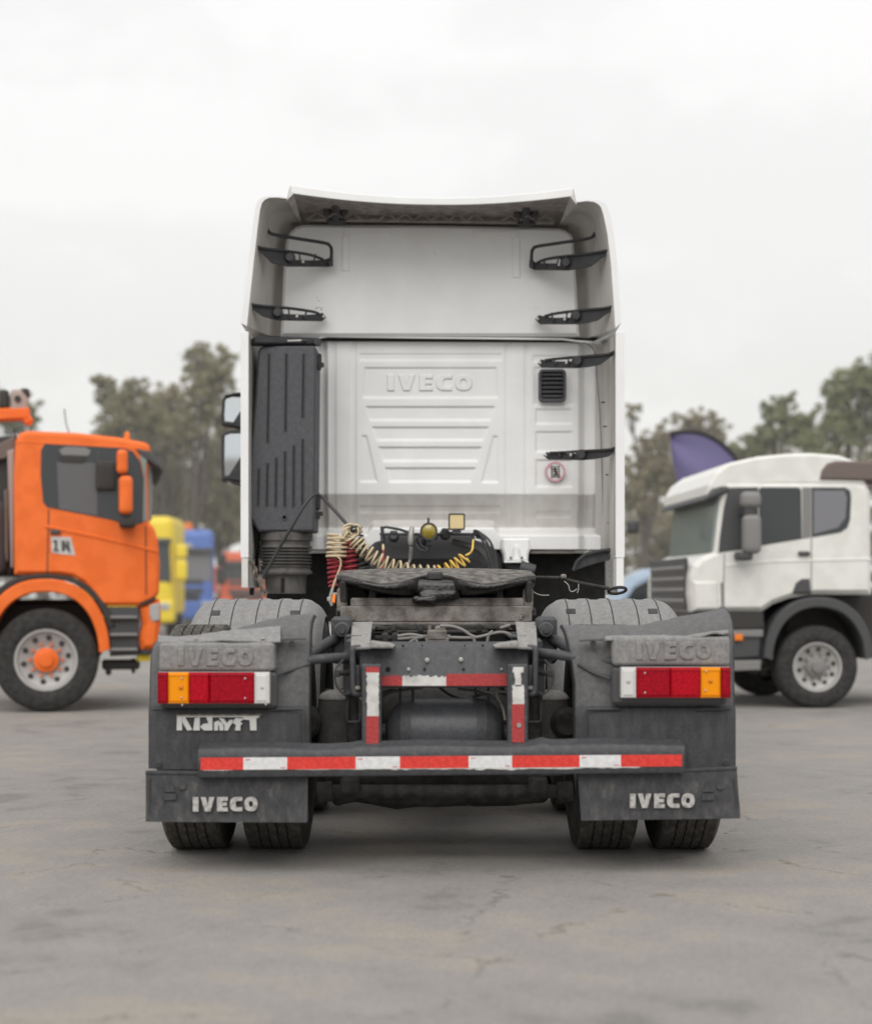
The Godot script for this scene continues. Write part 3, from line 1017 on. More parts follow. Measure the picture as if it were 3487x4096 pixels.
	mb.lathe([Vector2(0.0, -0.05), Vector2(0.04, -0.05), Vector2(0.046, 0.05), Vector2(0.0, 0.05)], 18, Transform3D(Basis(Vector3.BACK, deg_to_rad(75.0)), at(2108, 2276, 11.1)))
	part(mb, "lock_foot", M.chassis_paint, t)
	# mirrors on the far side of the cab's flank
	for q in [[[886, 1700], [884, 1660], [888, 1600], [898, 1582], [930, 1572], [985, 1566], [985, 1716], [960, 1712], [920, 1703]], [[886, 1925], [884, 1850], [886, 1745], [894, 1730], [925, 1720], [985, 1718], [985, 1936], [950, 1927], [910, 1918]]]:
		mb = MB.new()
		var ol := outline(q, 13.2)
		mb.prism(ol, -13.2, -13.42, 0.012)
		var mir := part(mb, "mirror", M.black_plastic, t)
		mb = MB.new()
		mb.prism(MB.inset(ol if MB.area2(ol) > 0 else reversed(ol), 0.03), -13.195, -13.21, 0.002)
		var mc := at(935, 1640 if q[0][1] < 1800 else 1825, 13.19)
		var turn := Basis(Vector3.RIGHT, deg_to_rad(3.2)) * Basis(Vector3.UP, deg_to_rad(5.0))
		part(mb, "mirror_glass", M.mirror_glass, mir, Transform3D(turn, mc - turn * mc))
	mb = MB.new()
	mb.prism(outline([[896, 1584], [905, 1577], [940, 1570], [985, 1568], [985, 1588]], 13.15), -13.15, -13.4, 0.01)
	mb.prism(outline([[918, 1922], [985, 1935], [985, 1946], [960, 1941], [920, 1930]], 13.15), -13.15, -13.4, 0.01)
	mb.box(Vector3(-1.35, 2.5, -13.35), Vector3(0.4, 0.08, 0.08), 0.02)
	mb.box(Vector3(-1.35, 2.12, -13.35), Vector3(0.4, 0.08, 0.08), 0.02)
	part(mb, "mirror_arm", M.black_plastic, t)


func reversed(p: PackedVector2Array) -> PackedVector2Array:
	var q := p.duplicate()
	q.reverse()
	return q


func tractor_intake(t: Node3D) -> void:
	# air intake column on the corner of the cab: front face, the dark of its slots laid on as black strips
	var d := 11.12
	var mb := MB.new()
	var face := outline([[1033, 2126], [997, 2062], [999, 2000], [1003, 1810], [1020, 1606], [1032, 1405], [1040, 1390], [1056, 1383], [1254, 1383], [1264, 1390], [1265, 1410], [1260, 1977], [1257, 2122], [1250, 2126]], d)
	mb.prism(face, -d, -11.5, 0.014)
	var col := part(mb, "air_intake", M.intake_plastic, t)
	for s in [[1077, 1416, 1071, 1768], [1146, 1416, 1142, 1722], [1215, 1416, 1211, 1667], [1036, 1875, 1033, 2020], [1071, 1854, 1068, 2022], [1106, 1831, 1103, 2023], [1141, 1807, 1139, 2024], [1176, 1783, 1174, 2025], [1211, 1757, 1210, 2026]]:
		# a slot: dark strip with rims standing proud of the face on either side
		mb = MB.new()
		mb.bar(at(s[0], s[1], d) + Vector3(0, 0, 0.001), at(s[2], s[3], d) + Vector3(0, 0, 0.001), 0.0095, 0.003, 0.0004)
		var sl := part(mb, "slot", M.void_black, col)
		mb = MB.new()
		for q in [-4.6, 4.6]:
			mb.bar(at(s[0] + q, s[1] - 4, d) + Vector3(0, 0, 0.0015), at(s[2] + q, s[3] + 3, d) + Vector3(0, 0, 0.0015), 0.007, 0.010, 0.003)
		mb.bar(at(s[2] - 4.4, s[3] + 3.2, d) + Vector3(0, 0, 0.001), at(s[2] + 4.4, s[3] + 3.2, d) + Vector3(0, 0, 0.001), 0.006, 0.008, 0.002)
		part(mb, "slot_rim", M.intake_plastic, sl)
	mb = MB.new()
	mb.lathe([Vector2(0.0, 0.0), Vector2(0.012, 0.0), Vector2(0.012, 0.008), Vector2(0.018, 0.008), Vector2(0.019, 0.0)], 20, Transform3D(Basis(Vector3.RIGHT, PI / 2), at(1138, 2069, d) + Vector3(0, 0, 0.0)))
	part(mb, "plug_hole", M.intake_plastic, col)
	mb = MB.new()
	mb.bar(at(1010, 1365, 11.1), at(1270, 1370, 11.3), 0.05, 0.12, 0.01)
	mb.tube([at(1090, 1366, 11.15), at(1225, 1362, 11.2)], 0.014, 8)
	mb.lathe([Vector2(0, -0.03), Vector2(0.025, -0.03), Vector2(0.025, 0.03), Vector2(0, 0.03)], 14, Transform3D(Basis(Vector3.RIGHT, PI / 2), at(1272, 1369, 11.22)))
	part(mb, "top_bracket", M.black_plastic, col)
	mb = MB.new()
	mb.tube([at(1150, 1365, 11.12), at(1205, 1362, 11.14)], 0.008, 8)
	part(mb, "gas_strut", M.bolt_steel, col)
	for q in [[1276, 1445, 1290, 1460], [1272, 2010, 1286, 2055]]:
		mb = MB.new()
		mb.box(at(q[0], q[1], 11.25), Vector3(0.035, 0.1, 0.05), 0.008)
		mb.bar(at(q[0], q[3], 11.24), at(q[2] + 6, q[3], 11.24), 0.03, 0.04)
		mb.bar(at(q[0], q[3] - 6, 11.23), at(q[0] + 2, q[3] + 22, 11.23), 0.022, 0.03)
		part(mb, "hinge_lug", M.black_plastic, col)
	# white strip painting in the sky light of the gap behind the column
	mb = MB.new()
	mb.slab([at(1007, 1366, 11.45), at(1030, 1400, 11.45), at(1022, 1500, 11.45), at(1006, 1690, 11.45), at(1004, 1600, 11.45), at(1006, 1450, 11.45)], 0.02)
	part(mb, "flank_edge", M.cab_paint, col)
	# bellows
	var c := at(1141, 2128, 11.25)
	c.z = -11.3
	var k := 11.25 / F
	var prof := []
	prof.append(Vector2(0.0, -246 * k))
	prof.append(Vector2(80 * k, -246 * k))
	prof.append(Vector2(84 * k, -178 * k))
	prof.append(Vector2(88 * k, -172 * k))
	prof.append(Vector2(106 * k, -168 * k))
	prof.append(Vector2(107 * k, -160 * k))
	prof.append(Vector2(99 * k, -152 * k))
	prof.append(Vector2(98 * k, -144 * k))
	prof.append(Vector2(104 * k, -138 * k))
	for i in 6:
		var y := -132.0 + 12.6 * i
		prof.append(Vector2(92 * k, y * k))
		prof.append(Vector2(92 * k, (y + 2.5) * k))
		prof.append(Vector2(106 * k, (y + 6.0) * k))
		prof.append(Vector2(106 * k, (y + 8.6) * k))
	prof.append(Vector2(98 * k, -52 * k))
	prof.append(Vector2(98 * k, -36 * k))
	prof.append(Vector2(107 * k, -34 * k))
	prof.append(Vector2(108 * k, -18 * k))
	prof.append(Vector2(107 * k, -4 * k))
	prof.append(Vector2(98 * k, 0.0))
	mb = MB.new()
	mb.lathe(prof, 40, Transform3D(Basis(), c), 25.0)
	var bel := part(mb, "intake_bellows", M.bellows, t)
	mb = MB.new()
	mb.tube([at(1132, 2312, 11.05), at(1130, 2370, 11.07)], 0.013, 8)
	part(mb, "outlet_slot", M.void_black, bel)
	mb = MB.new()
	mb.slab([at(1000, 2090, 11.2), at(1035, 2130, 11.2), at(1035, 2200, 11.3), at(1012, 2380, 11.4), at(998, 2380, 11.4)], 0.05)
	part(mb, "mounting_plate", M.void_black, bel)
	# tangle of twine hanging beside it
	for i in 7:
		mb = MB.new()
		var p := []
		for j in 9:
			p.append(at(1002 + 7.5 * j + rng.randf_range(-9, 9), 2242 + 17.0 * j + rng.randf_range(-10, 10), 11.02 + rng.randf_range(-0.03, 0.03)))
		mb.tube(smooth_line(p, 4), 0.0045, 5)
		part(mb, "twine", M.rag_twine, bel)


func tractor_brackets(t: Node3D) -> void:
	# [inner end, points of the top edge towards the tip, points of the bottom edge], each with a grab rail or none
	var list := [
		[[1329, 1049], [[1315, 1033], [1293, 1034], [1243, 1015], [1157, 1001], [1060, 990], [1021, 979]], [[1315, 1065], [1148, 1064], [1120, 1058], [1084, 1049], [1034, 999]]],
		[[1304, 1267], [[1290, 1250], [1275, 1250], [1247, 1241], [1148, 1227], [1025, 1217], [998, 1206]], [[1288, 1283], [1098, 1279], [1070, 1269], [1048, 1264], [994, 1222]]],
		[[2115, 1058], [[2128, 1043], [2149, 1046], [2174, 1035], [2224, 1025], [2356, 1010], [2431, 997]], [[2134, 1077], [2274, 1080], [2310, 1074], [2365, 1063], [2419, 1021]]],
		[[2140, 1276], [[2154, 1260], [2179, 1260], [2229, 1248], [2329, 1236], [2420, 1228], [2451, 1219]], [[2161, 1295], [2315, 1295], [2351, 1290], [2392, 1280], [2440, 1244]]],
		[[2150, 1452], [[2164, 1437], [2180, 1436], [2243, 1429], [2359, 1419], [2430, 1413], [2453, 1402]], [[2166, 1469], [2320, 1471], [2365, 1465], [2401, 1458], [2452, 1420]]],
		[[2173, 1821], [[2186, 1807], [2200, 1806], [2235, 1805], [2340, 1799], [2440, 1793], [2461, 1785]], [[2193, 1838], [2336, 1840], [2385, 1835], [2436, 1825], [2463, 1802]]],
	]
	for n in list.size():
		var b: Array = list[n]
		var x_in: float = b[0][0]
		var x_out: float = b[1][5][0]
		var dep := func(px: float) -> float:
			return lerpf(11.44, 11.06, clampf((px - x_in) / (x_out - x_in), 0.0, 1.0))
		var p3 := func(q: Array, dz := 0.0) -> Vector3:
			return at(q[0], q[1], dep.call(q[0]) - dz)
		var mb := MB.new()
		var top: Array = b[1]
		var bot: Array = b[2]
		# upper rail
		var line := []
		for i in [1, 2, 3, 4, 5]:
			line.append(p3.call([top[i][0], top[i][1] + 5]))
		var sm := smooth_line(line, 4)
		for i in sm.size() - 1:
			mb.bar(sm[i], sm[i + 1] + (sm[i + 1] - sm[i]) * 0.15, 0.016, 0.03, 0.004)
		# lower flange, a box from the bolt end to the web
		var s := signf(x_out - x_in)
		mb.slab([p3.call(b[0]), p3.call(top[0]), p3.call([top[1][0], top[1][1] + 6]), p3.call([lerpf(bot[0][0], bot[1][0], 0.35), bot[0][1] - 24]), p3.call([bot[1][0], bot[1][1] - 26]), p3.call(bot[1]), p3.call(bot[0])], 0.03)
		# solid web at the outer end
		mb.slab([p3.call([bot[1][0] - s * 8, bot[1][1] - 30]), p3.call(top[3]), p3.call(top[4]), p3.call(top[5]), p3.call(bot[4]), p3.call(bot[3]), p3.call(bot[2]), p3.call([bot[1][0] - s * 4, bot[1][1]])], 0.028)
		# struts
		for f in [0.42, 0.7]:
			var xx := lerpf(x_in, bot[1][0], f)
			mb.bar(p3.call([xx, bot[0][1] - 8], 0.008), p3.call([xx + s * 8.0 * (f - 0.6) * 6.0, lerpf(top[2][1], top[3][1], f) + 9], 0.0), 0.01, 0.03, 0.002)
		mb.lathe([Vector2(0.0, 0.0), Vector2(0.035, 0.0), Vector2(0.035, 0.03), Vector2(0.026, 0.045), Vector2(0.0, 0.045)], 16, Transform3D(Basis(Vector3.RIGHT, PI / 2), p3.call([bot[1][0] - s * 14, (bot[1][1] + top[3][1]) / 2.0], 0.0)))
		var br := part(mb, "deflector_bracket", M.black_plastic, t)
		for q in [[b[0][0] + s * 9, b[0][1]], [lerpf(x_in, x_out, 0.38), bot[0][1] - 17]]:
			mb = MB.new()
			mb.lathe([Vector2(0.0, 0.0), Vector2(0.0105, 0.0), Vector2(0.0105, 0.006), Vector2(0.006, 0.009), Vector2(0.0, 0.009)], 12, Transform3D(Basis(Vector3.RIGHT, PI / 2), p3.call(q, 0.004)))
			part(mb, "bolt", M.bolt_steel, br)
	for r in [[[1066, 863, 11.3], [1068, 905, 11.3], [1074, 925, 11.29], [1096, 938, 11.28], [1200, 956, 11.3], [1298, 972, 11.34], [1318, 982, 11.36], [1326, 1000, 11.38], [1324, 1048, 11.4]], [[2383, 877, 11.3], [2384, 910, 11.3], [2376, 938, 11.29], [2352, 954, 11.28], [2250, 970, 11.3], [2152, 985, 11.34], [2133, 994, 11.36], [2126, 1012, 11.38], [2125, 1056, 11.4]]]:
		var mb := MB.new()
		var p := []
		for q in r:
			p.append(at(q[0], q[1], q[2]))
		mb.tube(smooth_line(p, 5), 0.0115, 10)
		mb.box(p[0], Vector3(0.05, 0.03, 0.04), 0.01)
		mb.box(p[8], Vector3(0.03, 0.06, 0.02), 0.006)
		part(mb, "grab_rail", M.black_plastic, t)


func tractor_hoses(t: Node3D) -> void:
	var d := 10.6
	var mb := MB.new()
	# thick cable looped over the column
	mb.tube(smooth_line([at(1056, 2310, 10.95), at(1064, 2290, 10.9), at(1110, 2205, 10.85), at(1158, 2122, 10.8), at(1205, 2040, 10.8), at(1240, 1992, 10.82), at(1264, 1978, 10.85), at(1288, 1988, 10.87), at(1330, 2033, 10.85), at(1390, 2100, 10.75), at(1420, 2140, 10.7)], 5), 0.0115, 10)
	part(mb, "electric_cable", M.hose_black, t)
	# coiled air lines
	mb = MB.new()
	for q in [[1400, 2122, 30, 0.4], [1388, 2130, 28, 1.1], [1412, 2126, 26, -0.5], [1378, 2146, 30, 1.6], [1420, 2120, 24, 0.0], [1395, 2150, 32, 2.2]]:
		var ringp := []
		var ax := Basis(Vector3.UP, q[3]) * Basis(Vector3.RIGHT, 0.5 * q[3])
		for k in 21:
			var a := TAU * k / 20.0
			ringp.append(at(q[0], q[1], d) + ax * Vector3(cos(a), sin(a) * 0.85, 0.1 * sin(a * 2.0)) * (q[2] / F * d))
		mb.tube(ringp, 0.0075, 7, false)
	mb.tube(coil([at(1352, 2140, d), at(1348, 2185, d), at(1345, 2228, d)], 5.4, 0.062, 18, 0.06), 0.0075, 7)
	mb.tube(smooth_line([at(1318, 2226, d - 0.03), at(1345, 2226, d - 0.06), at(1360, 2236, d - 0.06), at(1363, 2260, d - 0.05), at(1350, 2300, d - 0.05), at(1337, 2332, d - 0.05), at(1328, 2362, d - 0.05)], 5), 0.0062, 8)
	part(mb, "coiled_air_hose", M.hose_cream, t)
	mb = MB.new()
	mb.tube(coil([at(1398, 2160, d + 0.05), at(1400, 2220, d + 0.05), at(1402, 2290, d + 0.05)], 7.5, 0.047, 18, 0.05), 0.0075, 7)
	mb.tube(coil([at(1343, 2238, d + 0.04), at(1343, 2290, d + 0.04), at(1346, 2345, d + 0.04)], 6.5, 0.048, 18, 0.05), 0.0075, 7)
	part(mb, "coiled_air_hose", M.hose_red, t)
	mb = MB.new()
	mb.tube(coil([at(1424, 2104, d + 0.02), at(1432, 2160, d + 0.03), at(1440, 2215, d + 0.05), at(1446, 2280, d + 0.05)], 10.5, 0.038, 16, 0.12), 0.0065, 7)
	part(mb, "coiled_air_hose", M.hose_black, t)
	mb = MB.new()
	mb.tube(coil([at(1425, 2160, d), at(1455, 2195, d), at(1510, 2240, d), at(1580, 2272, d), at(1660, 2292, d + 0.02), at(1740, 2292, d + 0.02)], 14.0, 0.046, 16, 0.08), 0.0075, 7)
	part(mb, "coiled_air_hose", M.hose_cream, t)
	mb = MB.new()
	mb.tube(coil([at(1740, 2292, d), at(1790, 2275, d), at(1830, 2255, d), at(1862, 2228, d)], 5.5, 0.04, 16, 0.05), 0.0068, 8)
	mb.tube(smooth_line([at(1862, 2222, d), at(1880, 2212, d), at(1889, 2195, d), at(1892, 2160, d + 0.1)], 5), 0.0068, 8)
	part(mb, "coiled_air_hose", M.hose_yellow, t)
	# coupling with its orange tap
	mb = MB.new()
	mb.tube([at(1330, 2356, d - 0.05), at(1322, 2386, d - 0.05)], 0.010, 10)
	mb.box(at(1318, 2396, d - 0.05), Vector3(0.03, 0.03, 0.03), 0.006)
	mb.box(at(1338, 2375, d - 0.05), Vector3(0.045, 0.014, 0.015), 0.004)
	mb.tube([at(1318, 2400, d - 0.05), at(1328, 2422, d - 0.05)], 0.009, 8)
	var tap := part(mb, "hose_coupling", M.zinc, t)
	mb = MB.new()
	mb.bar(at(1337, 2378, d - 0.08), at(1333, 2412, d - 0.09), 0.022, 0.012, 0.004)
	part(mb, "tap_lever", M.orange_plastic, tap)
	# bracket for the couplings with its sockets
	mb = MB.new()
	mb.box(at(1710, 2137, 11.15), Vector3(0.64, 0.016, 0.10), 0.004)
	for q in [1528, 1892]:
		mb.box(at(q, 2150, 11.15), Vector3(0.02, 0.06, 0.1), 0.004)
	var rack := part(mb, "coupling_bracket", M.chassis_paint, t)
	mb = MB.new()
	mb.box(at(1712, 2190, 11.3), Vector3(0.6, 0.17, 0.06), 0.01)
	part(mb, "back_plate", M.grey_plastic, rack)
	mb = MB.new()
	mb.tube([at(1530, 2128, 11.12), at(1531, 2180, 11.12)], [0.012, 0.014], 10)
	mb.tube([at(1528, 2112, 11.12), at(1545, 2108, 11.12), at(1600, 2118, 11.14), at(1640, 2132, 11.16)], 0.009, 8)
	mb.tube([at(1527, 2106, 11.12), at(1530, 2132, 11.12)], 0.012, 10)
	part(mb, "elbow_fitting", M.hose_black, rack)
	mb = MB.new()
	mb.tube([at(1532, 2178, 11.11), at(1533, 2200, 11.1)], 0.0085, 10)
	part(mb, "brass_nipple", M.lamp_cream, rack)
	mb = MB.new()
	mb.tube([at(1533, 2200, 11.1), at(1532, 2280, 11.05)], 0.007, 8)
	part(mb, "supply_pipe", M.hose_red, rack)
	for q in [[1575, 2150, 0.034], [1690, 2160, 0.04], [1780, 2140, 0.036]]:
		mb = MB.new()
		mb.lathe([Vector2(0.0, 0.0), Vector2(q[2], 0.0), Vector2(q[2] * 1.05, 0.02), Vector2(q[2] * 0.9, 0.05), Vector2(q[2] * 0.55, 0.06), Vector2(0.0, 0.06)], 18, Transform3D(Basis(Vector3.RIGHT, PI / 2.2), at(q[0], q[1], 11.14)))
		mb.box(at(q[0], q[1] - 18, 11.1), Vector3(0.05, 0.03, 0.05), 0.008)
		part(mb, "socket", M.hose_black, rack)
	mb = MB.new()
	mb.tube(smooth_line([at(1648, 2108, 11.08), at(1644, 2140, 11.06), at(1642, 2180, 11.06)], 4), [0.014, 0.016, 0.018, 0.018, 0.02, 0.02, 0.02, 0.018, 0.012], 10)
	part(mb, "plug", M.zinc, rack)
	mb = MB.new()
	mb.tube(coil([at(1645, 2190, 11.06), at(1640, 2236, 11.06)], 9.0, 0.011, 10), 0.004, 5)
	mb.tube(smooth_line([at(1642, 2185, 11.06), at(1640, 2236, 11.06), at(1626, 2270, 11.0)], 4), 0.009, 7)
	part(mb, "spring_guard", M.hose_grey, rack)
	mb = MB.new()
	mb.tube(smooth_line([at(1670, 2150, 11.1), at(1690, 2185, 11.07), at(1712, 2195, 11.06), at(1720, 2170, 11.07), at(1700, 2150, 11.08)], 5), 0.009, 7)
	part(mb, "wiring", M.hose_black, rack)
	mb = MB.new()
	mb.tube(smooth_line([at(1660, 2160, 11.09), at(1672, 2192, 11.06), at(1700, 2204, 11.05), at(1716, 2190, 11.05)], 5), 0.007, 7)
	part(mb, "wiring", M.hose_black, rack)
	mb = MB.new()
	mb.tube(smooth_line([at(1740, 2160, 11.1), at(1755, 2140, 11.08), at(1780, 2132, 11.07), at(1815, 2128, 11.1)], 5), 0.005, 6)
	part(mb, "wiring", M.hose_black, rack)
	for q in [[1895, 2128, 1950, 2175, 1980, 2260], [1900, 2140, 1945, 2195, 1972, 2262], [1896, 2122, 1962, 2170, 1986, 2255], [1905, 2150, 1950, 2210, 1966, 2265]]:
		mb = MB.new()
		mb.tube(smooth_line([at(q[0], q[1], 11.12), at(q[0] + 22, q[1] + 8, 11.08), at(q[2], q[3], 11.05), at(q[4], q[5], 11.05), at(q[4] + 4, q[5] + 60, 11.05)], 5), 0.0085, 8)
		part(mb, "air_pipe", M.hose_black, rack)
	mb = MB.new()
	mb.tube(smooth_line([at(1810, 2165, 11.2), at(1860, 2180, 11.18), at(1920, 2200, 11.15), at(1955, 2240, 11.1), at(1965, 2290, 11.1)], 5), 0.02, 10)
	part(mb, "corrugated_pipe", M.spring_rubber, rack)
	# two working lamps
	mb = MB.new()
	var face := Transform3D(Basis(Vector3.RIGHT, PI / 2 + 0.1), at(1715, 2125, 11.0))
	mb.lathe([Vector2(0.0, -0.09), Vector2(0.03, -0.085), Vector2(0.05, -0.06), Vector2(0.058, 0.0), Vector2(0.058, 0.012), Vector2(0.05, 0.012), Vector2(0.048, 0.004)], 28, face)
	mb.box(at(1713, 2086, 11.02), Vector3(0.016, 0.05, 0.02), 0.004)
	mb.box(at(1715, 2168, 11.04), Vector3(0.035, 0.05, 0.03), 0.006)
	var lamp := part(mb, "round_work_lamp", M.chassis_paint, t)
	mb = MB.new()
	mb.lathe([Vector2(0.049, 0.004), Vector2(0.03, 0.016), Vector2(0.0, 0.02)], 28, face)
	part(mb, "lamp_lens", M.lamp_yellow, lamp)
	mb = MB.new()
	var a := at(1793, 2120, 11.0)
	var b := at(1860, 2053, 11.0)
	mb.ring(round_rect(a.x, a.y, b.x, b.y, 0.014), round_rect(a.x + 0.008, a.y + 0.008, b.x - 0.008, b.y - 0.008, 0.008), -10.99, -11.05, 0.003)
	mb.box((a + b) / 2.0 + Vector3(0, 0, -0.045), Vector3(0.1, 0.1, 0.03), 0.01)
	mb.box(at(1826, 2126, 11.02), Vector3(0.06, 0.014, 0.05), 0.004)
	var lamp2 := part(mb, "square_work_lamp", M.chassis_paint, t)
	mb = MB.new()
	mb.prism(round_rect(a.x + 0.0082, a.y + 0.0082, b.x - 0.0082, b.y - 0.0082, 0.008), -10.996, -11.03, 0.003)
	part(mb, "lamp_lens", M.lamp_cream, lamp2)


# coupling plate: top height over (x, depth), falling to the rear with two bent-down horns
func plate_y(x: float, d: float) -> float:
	var y := 1.318 - (8.95 - d) * 0.062
	var horn := smoothstep(0.0, 1.0, seg(8.45 - d, 0.0, 0.42))
	var ax := absf(x - 0.0)
	var lobe := exp(-pow((ax - 0.245) / 0.13, 2.0))
	y -= horn * 0.032 * lobe
	return y


func tractor_fifth_wheel(t: Node3D) -> void:
	var c0 := 0.0
	var mb := MB.new()
	var rows := []
	var nx := 60
	for j in 17:
		var f := j / 16.0
		var row := PackedVector3Array()
		for i in nx + 1:
			var u := -1.0 + 2.0 * i / nx
			var hw := 0.49
			var x := hw * u
			var ax := absf(x)
			# rear rim: horns reach back, throat in the middle
			var rear := 8.06 + 0.30 * exp(-pow(ax / 0.085, 2.0)) + 0.16 * smoothstep(0.0, 1.0, seg(ax, 0.34, 0.49))
			var fore := 8.98 - 0.30 * pow(ax / hw, 3.0)
			var d := lerpf(fore, rear, f)
			row.append(Vector3(x + c0, plate_y(x, d), -d))
		rows.append(row)
	mb.shell(rows, 0.02, true)
	var top := part(mb, "coupling_plate", M.plate_steel, t)
	# cast rim under the rear edge
	mb = MB.new()
	var rim := []
	var last: PackedVector3Array = rows[16]
	for k in 5:
		var row := PackedVector3Array()
		for i in nx + 1:
			var ax := absf(last[i].x)
			var deep := 0.036 + 0.07 * exp(-pow(ax / 0.17, 2.0)) + 0.02 * exp(-pow((ax - 0.46) / 0.05, 2.0))
			row.append(last[i] + Vector3(0, -0.006 - deep * k / 4.0, [0.004, 0.012, 0.006, -0.02, -0.10][k]))
		rim.append(row)
	mb.grid(rim, 1, true)
	part(mb, "plate_rim", M.grease, top)
	mb = MB.new()
	mb.soft(Vector3(0.0, 1.212, -8.28), Vector3(0.32, 0.07, 0.26), 0.03, 12, 0.012, Transform3D.IDENTITY, 6, 14.0)
	mb.soft(Vector3(0.01, 1.175, -8.22), Vector3(0.2, 0.06, 0.2), 0.025, 10, 0.016, Transform3D.IDENTITY, 7, 16.0)
	part(mb, "lock_jaw", M.grease, top)
	mb = MB.new()
	mb.box(Vector3(-0.005, 1.268, -8.24), Vector3(0.078, 0.042, 0.06), 0.008)
	part(mb, "jaw_block", M.black_plastic, top)
	# pivots, feet and cross beams below
	for s in [-1.0, 1.0]:
		mb = MB.new()
		mb.prism(PackedVector2Array([Vector2(s * 0.47, 1.06), Vector2(s * 0.46, 1.16), Vector2(s * 0.43, 1.24), Vector2(s * 0.36, 1.24), Vector2(s * 0.34, 1.15), Vector2(s * 0.3, 1.06)]), -8.3, -8.62, 0.01)
		mb.box(Vector3(s * 0.40, 1.09, -8.28), Vector3(0.19, 0.05, 0.10), 0.01)
		mb.tube([Vector3(s * 0.33, 1.2, -8.4), Vector3(s * 0.49, 1.2, -8.4)], 0.035, 14)
		mb.bar(Vector3(s * 0.30, 1.245, -8.2), Vector3(s * 0.325, 1.1, -8.22), 0.035, 0.05, 0.008)
		mb.bar(Vector3(s * 0.455, 1.245, -8.2), Vector3(s * 0.455, 1.14, -8.22), 0.035, 0.05, 0.008)
		part(mb, "pivot_bracket", M.running_gear, top)
	mb = MB.new()
	mb.box(Vector3(0.0, 1.165, -8.62), Vector3(0.72, 0.035, 0.3), 0.006)
	mb.box(Vector3(0.0, 1.115, -8.5), Vector3(0.72, 0.03, 0.3), 0.006)
	part(mb, "locking_frame", M.running_gear, top)
	mb = MB.new()
	var a := at(1361, 2488, 8.15)
	var b := at(2127, 2424, 8.15)
	mb.prism(round_rect(a.x, a.y, b.x, b.y, 0.012), -8.15, -8.75, 0.006)
	mb.box(Vector3((a.x + b.x) / 2.0, a.y - 0.008, -8.42), Vector3(b.x - a.x + 0.03, 0.014, 0.58), 0.003)
	var beam := part(mb, "mounting_beam", M.beam_rust, t)
	mb = MB.new()
	mb.box(at(1748, 2425, 8.35) + Vector3(0, 0.02, 0), Vector3(0.85, 0.045, 0.35), 0.008)
	for q in [1372, 2107]:
		mb.box(at(q, 2400, 8.3), Vector3(0.05, 0.12, 0.2), 0.01)
	part(mb, "beam_top_plate", M.beam_rust, beam)
	mb = MB.new()
	for q in [[1395, 2466], [1404, 2474], [1414, 2471], [2082, 2470], [2090, 2460]]:
		mb.box(at(q[0], q[1], 8.15) + Vector3(0, 0, 0.004), Vector3(0.014, 0.022, 0.012), 0.003)
	part(mb, "casting_mark", M.beam_rust, beam)
	mb = MB.new()
	mb.soft(at(1700, 2410, 8.14) + Vector3(0, 0.012, 0.0), Vector3(0.12, 0.045, 0.06), 0.02, 8, 0.012, Transform3D.IDENTITY, 3, 18.0)
	part(mb, "grease_lump", M.grease, beam)
	# release handle
	mb = MB.new()
	mb.tube([at(2085, 2309, 8.55), at(2240, 2311, 8.55)], 0.009, 8)
	mb.tube([at(2236, 2308, 8.55), at(2252, 2320, 8.55)], 0.012, 8)
	mb.tube([at(2250, 2317, 8.55), at(2340, 2337, 8.55), at(2436, 2354, 8.55)], 0.010, 8)
	var loop := []
	for k in 25:
		var an := TAU * k / 24.0
		var cen := at(2468, 2362, 8.55)
		loop.append(cen + Vector3(-cos(an) * 0.045, sin(an) * 0.016 - 0.004 * cos(an), sin(an) * 0.03))
	mb.tube(loop, 0.008, 8, false)
	var handle := part(mb, "release_handle", M.running_gear, top)
	mb = MB.new()
	mb.soft(at(2253, 2306, 8.54), Vector3(0.03, 0.025, 0.03), 0.01, 6)
	part(mb, "nut", M.beam_rust, handle)
	for q in [[[2255, 2325], [2272, 2340], [2278, 2362], [2292, 2366], [2306, 2356]], [[2313, 2335], [2312, 2360], [2308, 2372]], [[2110, 2342], [2130, 2366], [2160, 2380], [2195, 2381]]]:
		mb = MB.new()
		mb.tube(smooth_line(pts(q, 8.52), 5), 0.003, 5)
		part(mb, "wire", M.zinc, handle)


